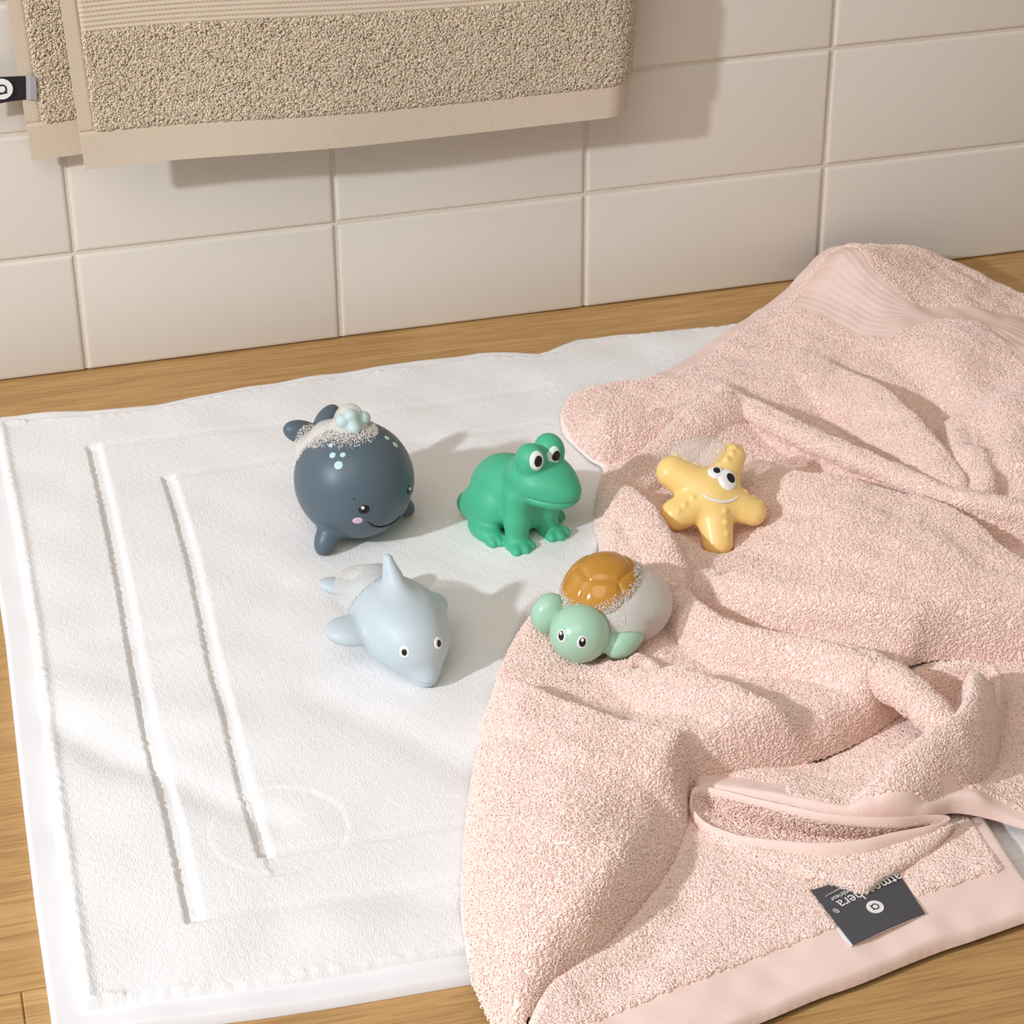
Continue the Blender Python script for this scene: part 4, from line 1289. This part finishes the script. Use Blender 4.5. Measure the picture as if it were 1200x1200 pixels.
    base0 = [(1150, 990, 1.25), (1190, 1040, 1.1), (1100, 1030, 1.3), (1000, 1000, 1.3), (900, 1000, 1.35), (800, 1060, 1.4), (720, 1130, 1.4), (650, 1190, 1.3), (860, 1100, 1.35), (950, 1080, 1.3), (1040, 1050, 1.3), (1000, 1115, 1.1),
             (1090, 1075, 1.15), (1180, 1075, .85), (1090, 1110, .85), (1000, 1148, .8), (900, 1185, .8), (800, 1180, 1.1), (760, 1230, .9), (880, 1150, 1.1), (650, 1270, .8), (850, 920, 1.1), (1000, 900, 1.1), (1120, 910, 1.1)]
    V0, F0, O0 = sheet(out0, base0, [], [([(700, 1150), (760, 1110), (810, 1050)], 0.8, 0.25)], 0.0012, 0.6, 0.5)
    b_edge = wline([(1232, 1070, .6), (1143, 1101, .5), (1058, 1132, .5), (1002, 1155, .5), (959, 1170, .5), (887, 1200, .5), (760, 1250, .5), (640, 1290, .5)])
    s_edge = wline([(1150, 950, 1.0), (1161, 971, 1.0), (1200, 1030, .9), (1232, 1070, .8)])
    db, _, _ = seg_dist(V0[:, 0], V0[:, 1], b_edge); ds, _, _ = seg_dist(V0[:, 0], V0[:, 1], s_edge)
    h0 = (db < 0.0265 + 0.0006 * noise2(V0[:, 0], V0[:, 1], 0.012, 2)) | (ds < 0.009)
    V0[:, 2] -= np.where(h0, 0.0004, 0)
    fh0 = h0[F0].all(1)
    settle(mesh_obj('woven_hem', *pick(V0, F0, fh0), M_pinkhem), root)
    v, f = pick(V0, F0, ~fh0); cloth.add(v, f)
    p0 = tri(F0[~fh0]); c = V0[p0].mean(1); cp = proj(c)
    free = ~inside(cp[:, 0], cp[:, 1], [(946, 1043), (998, 1111), (1088, 1071), (1052, 1012)])
    vis = ~inside(c[:, 0], c[:, 1], O1) & (cp[:, 0] < 1230) & (cp[:, 1] < 1230) & (cp[:, 1] > 930) & free
    loops.add(*loops_of(V0, p0[vis], 46000, 0.0008, 0.0018, 0.00031, 52, lean=(-0.2, -0.7, 0.1), lean_w=0.4))

    # ---- middle layer: the crooked fold and the strip that ends in the upper lip of the pocket
    out2 = [(1200, 972, 1.1, .3), (1160, 960, 1.4, .3), (1120, 953, 1.8, .3), (1088, 958, 2.2, .3), (1045, 962, 2.4, .3), (1010, 961, 2.5, .3), (964, 955, 2.5, .3), (918, 945, 2.4, .3), (872, 935, 2.3, .3), (836, 927, 2.1, .3), (815, 928, 1.8, .3),
            (815, 900, 1.0, .4), (880, 870, 1.0, .5), (960, 850, 1.0, .5), (1020, 810, 1.0, .5), (1060, 760, 1.0, .5), (1140, 752, 1.0, .5), (1240, 760, 1.0, .5), (1320, 800, 1.0, .5), (1320, 980, 1.0, .4), (1260, 985, 1.0, .3)]
    base2 = [(840, 922, 2.0), (900, 938, 2.4), (960, 950, 2.5), (1020, 958, 2.5), (1070, 958, 2.4), (1110, 950, 2.1), (1160, 955, 1.6), (1200, 966, 1.3), (900, 915, 1.9), (960, 915, 1.7), (985, 930, 2.0), (900, 885, 1.2), (970, 885, 1.2), (1010, 870, 1.2), (1030, 845, 1.15),
             (1070, 835, 1.2), (1060, 805, 1.15), (1095, 795, 1.3), (1110, 812, 1.3), (1080, 775, 1.2), (1175, 830, 1.35), (1190, 870, 1.3), (1150, 890, 1.5), (1120, 920, 1.9), (1150, 935, 2.0), (1200, 920, 1.5), (1200, 790, 1.4), (1190, 770, 1.3), (1260, 850, 1.5), (1280, 950, 1.2), (1060, 900, 2.0), (1100, 890, 1.9)]
    folds2 = [([(1018, 932, 2.6), (1032, 912, 2.9), (1062, 880, 3.3), (1098, 855, 3.5), (1124, 836, 3.6), (1138, 812, 3.5), (1140, 790, 3.1)], 0.9, 1.4),
              ([(1084, 788, 2.3), (1112, 776, 2.7), (1150, 777, 2.8), (1168, 787, 2.7), (1168, 815, 2.4), (1155, 850, 2.1)], 0.5, 0.5),
              ([(1085, 955, 2.3), (1125, 940, 2.5), (1150, 938, 2.4), (1180, 948, 2.0), (1230, 965, 1.6)], 0.7, 0.6)]
    V2, F2, O2 = sheet(out2, base2, folds2, [], 0.0011, 1.05, 0.6)
    lip = wline([(815, 928, 1.9), (872, 935, 2.3), (964, 955, 2.5), (1045, 962, 2.4), (1088, 958, 2.2), (1120, 953, 1.8), (1160, 960, 1.4), (1200, 972, 1.2), (1260, 985, 1.0)])
    d2, _, _ = seg_dist(V2[:, 0], V2[:, 1], lip); p2 = proj(V2)
    h2 = (d2 < 0.0045) | ((d2 < 0.009) & (p2[:, 0] > 1100)) | ((d2 < 0.016) & (p2[:, 0] < 925))
    fh2 = h2[F2].all(1)
    settle(mesh_obj('woven_hem', *pick(V2, F2, fh2), M_pinkhem), root)
    v, f = pick(V2, F2, ~fh2); cloth.add(v, f)
    q2 = tri(F2[~fh2]); c = V2[q2].mean(1); cp = proj(c)
    vis = (~inside(c[:, 0], c[:, 1], O1)) & (cp[:, 0] < 1230)
    loops.add(*loops_of(V2, q2[vis], 40000, 0.0008, 0.0018, 0.00031, 53, lean=(-0.3, -0.6, 0.2), lean_w=0.5))

    # ---- overhanging lip of the long fold behind the starfish
    rq = spline(np.array([np.concatenate([unp(x, y, z / 100), [r / 100]]) for x, y, z, r in
                          [(846, 464, 2.0, .28), (875, 479, 2.35, .42), (905, 496, 2.6, .50), (960, 521, 2.8, .55), (1000, 538, 2.9, .55), (1040, 554, 2.95, .55), (1110, 582, 3.05, .55), (1200, 601, 3.05, .55), (1290, 615, 3.0, .5)]]), 110)
    rq[:, 3] *= 1 + 0.07 * np.sin(np.arange(110) * 0.37) + 0.05 * np.sin(np.arange(110) * 0.83)
    tvq, tfq = tube(rq[:, :3], rq[:, 3], 32)
    if vnormals(tvq, tfq[0])[30 * 32] @ (tvq[30 * 32] - rq[30, :3]) < 0: tfq = [f[:, ::-1] for f in tfq]
    cloth.add(tvq, tfq[0])
    loops.add(*loops_of(tvq, tri(tfq[0]), 14000, 0.0008, 0.0018, 0.00031, 58))

    # ---- end of the fourth fold: a soft roll that runs on over the crooked fold
    rp = spline(np.array([np.concatenate([unp(x, y, z / 100), [r / 100]]) - np.array([0, 0, r / 100, 0]) for x, y, z, r in
                          [(985, 758, 3.5, .8), (1020, 769, 4.3, .85), (1052, 785, 4.75, .85), (1080, 806, 4.8, .80), (1103, 830, 4.7, .75), (1118, 852, 4.1, .6), (1124, 872, 3.2, .45)]]), 90)
    rp[:, 3] *= 1 + 0.05 * np.sin(np.arange(90) * 0.5)
    tv4, tf4 = tube(rp[:, :3], rp[:, 3], 40)
    if vnormals(tv4, tf4[0])[30 * 40] @ (tv4[30 * 40] - rp[30, :3]) < 0: tf4 = [f[:, ::-1] for f in tf4]
    cloth.add(tv4, tf4[0])
    loops.add(*loops_of(tv4, tri(tf4[0]), 8000, 0.0008, 0.0018, 0.00031, 57))

    # ---- the pocket: hem rim running round, terry walls inside and in front
    rim_pts = [(810, 938, 1.9, .19, ), (816, 927, 2.1, .20), (836, 928, 2.3, .19), (872, 937, 2.8, .19), (918, 948, 3.0, .21), (964, 958, 3.0, .24), (1010, 963, 2.9, .26), (1050, 964, 2.7, .26), (1085, 961, 2.3, .24), (1108, 960, 2.1, .18),
               (1106, 966, 1.95, .18), (1085, 975, 1.95, .28), (1045, 986, 1.95, .42), (1010, 995, 1.95, .46), (964, 998, 1.95, .42), (918, 994, 1.9, .36), (872, 986, 1.85, .25), (845, 977, 1.8, .21), (825, 967, 1.8, .19), (812, 952, 1.8, .19)]
    W = np.array([list(unp(p[0], p[1], p[2] / 100)) + [p[3] / 100] for p in rim_pts])
    R = spline(W, 200, closed=True)
    tv, tf = tube(R[:, :3], R[:, 3], 12, closed=True, flat=(0.42, 1.0))
    # fine ribs across the rim
    settle(mesh_obj('rolled_hem', tv, tf[0], M_pinkhem), root)
    low = W[:, :3].copy()
    # inner walls sink to a narrow seam
    mid = np.array([unp(*q) for q in [(824, 944, .0150), (836, 948, .0145), (860, 956, .014), (890, 964, .014), (925, 972, .014), (964, 977, .0142), (1005, 981, .0145), (1045, 979, .015), (1080, 971, .016), (1100, 965, .018)]])
    mid_l = spline(mid, 100)
    seam = np.concatenate([mid_l, mid_l[::-1]])
    # match the seam to the rim: rim runs along the upper lip first
    n_up = 100
    Ru = np.concatenate([R])
    k = 6
    rows = []
    for i in range(k + 1):
        s = i / k
        P = Ru[:, :3] * (1 - s) + seam * s
        P[:, 2] = Ru[:, 2] - 0.0004 - (Ru[:, 2] - seam[:, 2]) * (s ** 0.7)
        rows.append(P)
    G = np.stack(rows, 1)
    Fi = grid_faces(200, k + 1, True, False)
    Vi = G.reshape(-1, 3)
    Nn = vnormals(Vi, Fi)
    if Nn[60 * (k + 1) + 3] @ (-FW) < 0: Fi = Fi[:, ::-1]
    cloth.add(Vi, Fi)
    fi_t = tri(Fi)
    loops.add(*loops_of(Vi, fi_t, 5000, 0.0012, 0.0017, 0.00032, 54))
    # front wall: from the lower lip down on to the flat layer
    lowp = np.array([p for p in rim_pts[9:] + rim_pts[:1]], float)
    topl = spline(np.array([unp(p[0], p[1] + 1, (p[2] - p[3] * 0.4) / 100) for p in lowp]), 120)
    foot = spline(np.array([unp(*q) for q in [(1116, 966, .0165), (1103, 984, .0145), (1078, 1005, .014), (1048, 1021, .0160), (1030, 1031, .0168), (1015, 1043, .0172), (996, 1039, .0172), (970, 1032, .0165), (930, 1028, .0135), (890, 1012, .0135), (850, 992, .0135), (826, 975, .0135), (808, 950, .0140)]]), 120)
    k = 14; rows = []
    fwd = np.array([0.05, -1.0, 0.0])
    for i in range(k + 1):
        s = i / k
        P = topl * (1 - s) + foot * s
        P[:, 2] = topl[:, 2] - (topl[:, 2] - foot[:, 2]) * (s ** 1.5)
        P = P + fwd * 0.0012 * math.sin(PI * s)
        if i == k: P = P + np.array([0, 0.001, -0.002])
        rows.append(P)
    G = np.stack(rows, 1); Ff = grid_faces(120, k + 1); Vf = G.reshape(-1, 3)
    if vnormals(Vf, Ff)[60 * (k + 1) + 5] @ (-FW) < 0: Ff = Ff[:, ::-1]
    cloth.add(Vf, Ff)
    loops.add(*loops_of(Vf, tri(Ff), 10000, 0.0012, 0.0018, 0.00032, 55, keep=lambda P: P[:, 2] < 0.0182, lean=(0, -1, 0), lean_w=0.5))

    settle(cloth.build('terry_cloth', M_pink), root)
    o = settle(loops.build('terry_loops', M_pinkpile), root); o['kind'] = 'stuff'

    # ---- folded charcoal label sewn to the hem
    A, B, C, D = unp(950, 1043, .0146), unp(1000, 1107, .0126), unp(1084, 1070, .0131), unp(1050, 1018, .0146)
    ex = (B - C); Lw = np.linalg.norm(ex); ex /= Lw                       # reading direction of the label
    ey = (C - D) + (B - A); ey -= (ey @ ex) * ex; ey /= np.linalg.norm(ey)
    nn = np.cross(ex, ey)
    def quad_slab(P4, th, m, name):
        P4 = np.array(P4); V = []
        n_ = 12
        g = np.linspace(0, 1, n_)
        S_, T_ = np.meshgrid(g, g, indexing='ij')
        P = ((1 - S_)[..., None] * (1 - T_)[..., None] * P4[0] + S_[..., None] * (1 - T_)[..., None] * P4[1] + S_[..., None] * T_[..., None] * P4[2] + (1 - S_)[..., None] * T_[..., None] * P4[3])
        P = P + nn * (0.0007 * np.sin(PI * T_) )[..., None]
        top = P.reshape(-1, 3); bot = top - nn * th
        F = grid_faces(n_, n_)
        idx = np.arange(n_ * n_).reshape(n_, n_)
        loop = np.concatenate([idx[:, 0], idx[-1, 1:], idx[-2::-1, -1], idx[0, -2:0:-1]])
        l2 = np.roll(loop, -1); N_ = n_ * n_
        s = np.stack([loop, l2, l2 + N_, loop + N_], -1)
        return settle(mesh_obj(name, np.concatenate([top, bot]), np.concatenate([F, F[:, ::-1] + N_, s]), m, smooth=False), root)
    if nn @ np.array([0, 0, 1]) < 0: nn = -nn
    lab = quad_slab([A, B, C, D], 0.0006, M_label, 'care_label'); lab['label'] = 'folded charcoal label with white lettering'
    dA = (A - D) / np.linalg.norm(A - D)
    bk = quad_slab([A + dA * 0.0014 - nn * 0.0007, B + dA * 0.0010 - nn * 0.0007, C - nn * 0.0007, D - nn * 0.0007], 0.0005, M_labeledge, 'label_back'); reparent(bk, lab); bk['label'] = 'white underside of the label'
    # letters: upside down in the picture, reading from the right edge to the left
    def plane_at(px, py):
        d = ray(px, py); return CAM + d * (((A + B + C + D) / 4 + nn * 0.0009 - CAM) @ nn) / (d @ nn)
    def lettering(name, txt, px0, px1, size, m=M_ink):
        p0, p1 = plane_at(*px0), plane_at(*px1)
        cu = bpy.data.curves.new(name, 'FONT'); cu.body = txt; cu.size = 1.0; cu.extrude = 0.0
        cu.resolution_u = 2
        ob = bpy.data.objects.new(name, cu); COL.objects.link(ob)
        dg = bpy.context.evaluated_depsgraph_get(); dg.update()
        me = bpy.data.meshes.new_from_object(ob.evaluated_get(dg))
        bpy.data.objects.remove(ob)
        V = np.array([v.co[:] for v in me.vertices]); F = [tuple(p.vertices) for p in me.polygons]
        w = V[:, 0].max() - V[:, 0].min(); V[:, 0] -= V[:, 0].min()
        L = np.linalg.norm(p1 - p0); dx = (p1 - p0) / L; dy = np.cross(nn, dx)
        sc = L / w
        P = p0 + V[:, :1] * sc * dx + V[:, 1:2] * size * dy
        n_ = len(P)
        P2 = np.concatenate([P + nn * 0.00015, P - nn * 0.0002])
        o_ = settle(mesh_obj(name, P2, [f if True else f for f in F], m, smooth=False), root)
        reparent(o_, lab)
        return o_
    lettering('brand_lettering', 'atmosphera', (1051, 1022.5), (979, 1057), 0.0080)
    lettering('registered_mark', '\u00ae', (977.5, 1064), (974.5, 1067.5), 0.0042)
    lettering('tagline_lettering', "cr\u00e9ateur d'int\u00e9rieur", (1026, 1025), (972, 1053.5), 0.0034)
    p0, p1 = plane_at(1022, 1020), plane_at(968, 1050)
    tvv, tff = tube([p0 - nn * 0.0001, (p0 + p1) / 2 - nn * 0.0001, p1 - nn * 0.0001], 0.00028, 6)
    s = Soup(); s.V.append(tvv); s.n = len(tvv)
    for q_ in tff: s.F.setdefault(q_.shape[1], []).append(q_)
    reparent(settle(s.build('printed_rule', M_ink), root), lab)
    cc = plane_at(1025.5, 1062.8)
    emblem(cc - nn * 0.0001, -dA if False else (plane_at(1030, 1060.8) - cc), np.cross(nn, plane_at(1030, 1060.8) - cc), 0.0036, lab, 'down', root)
build_pink()
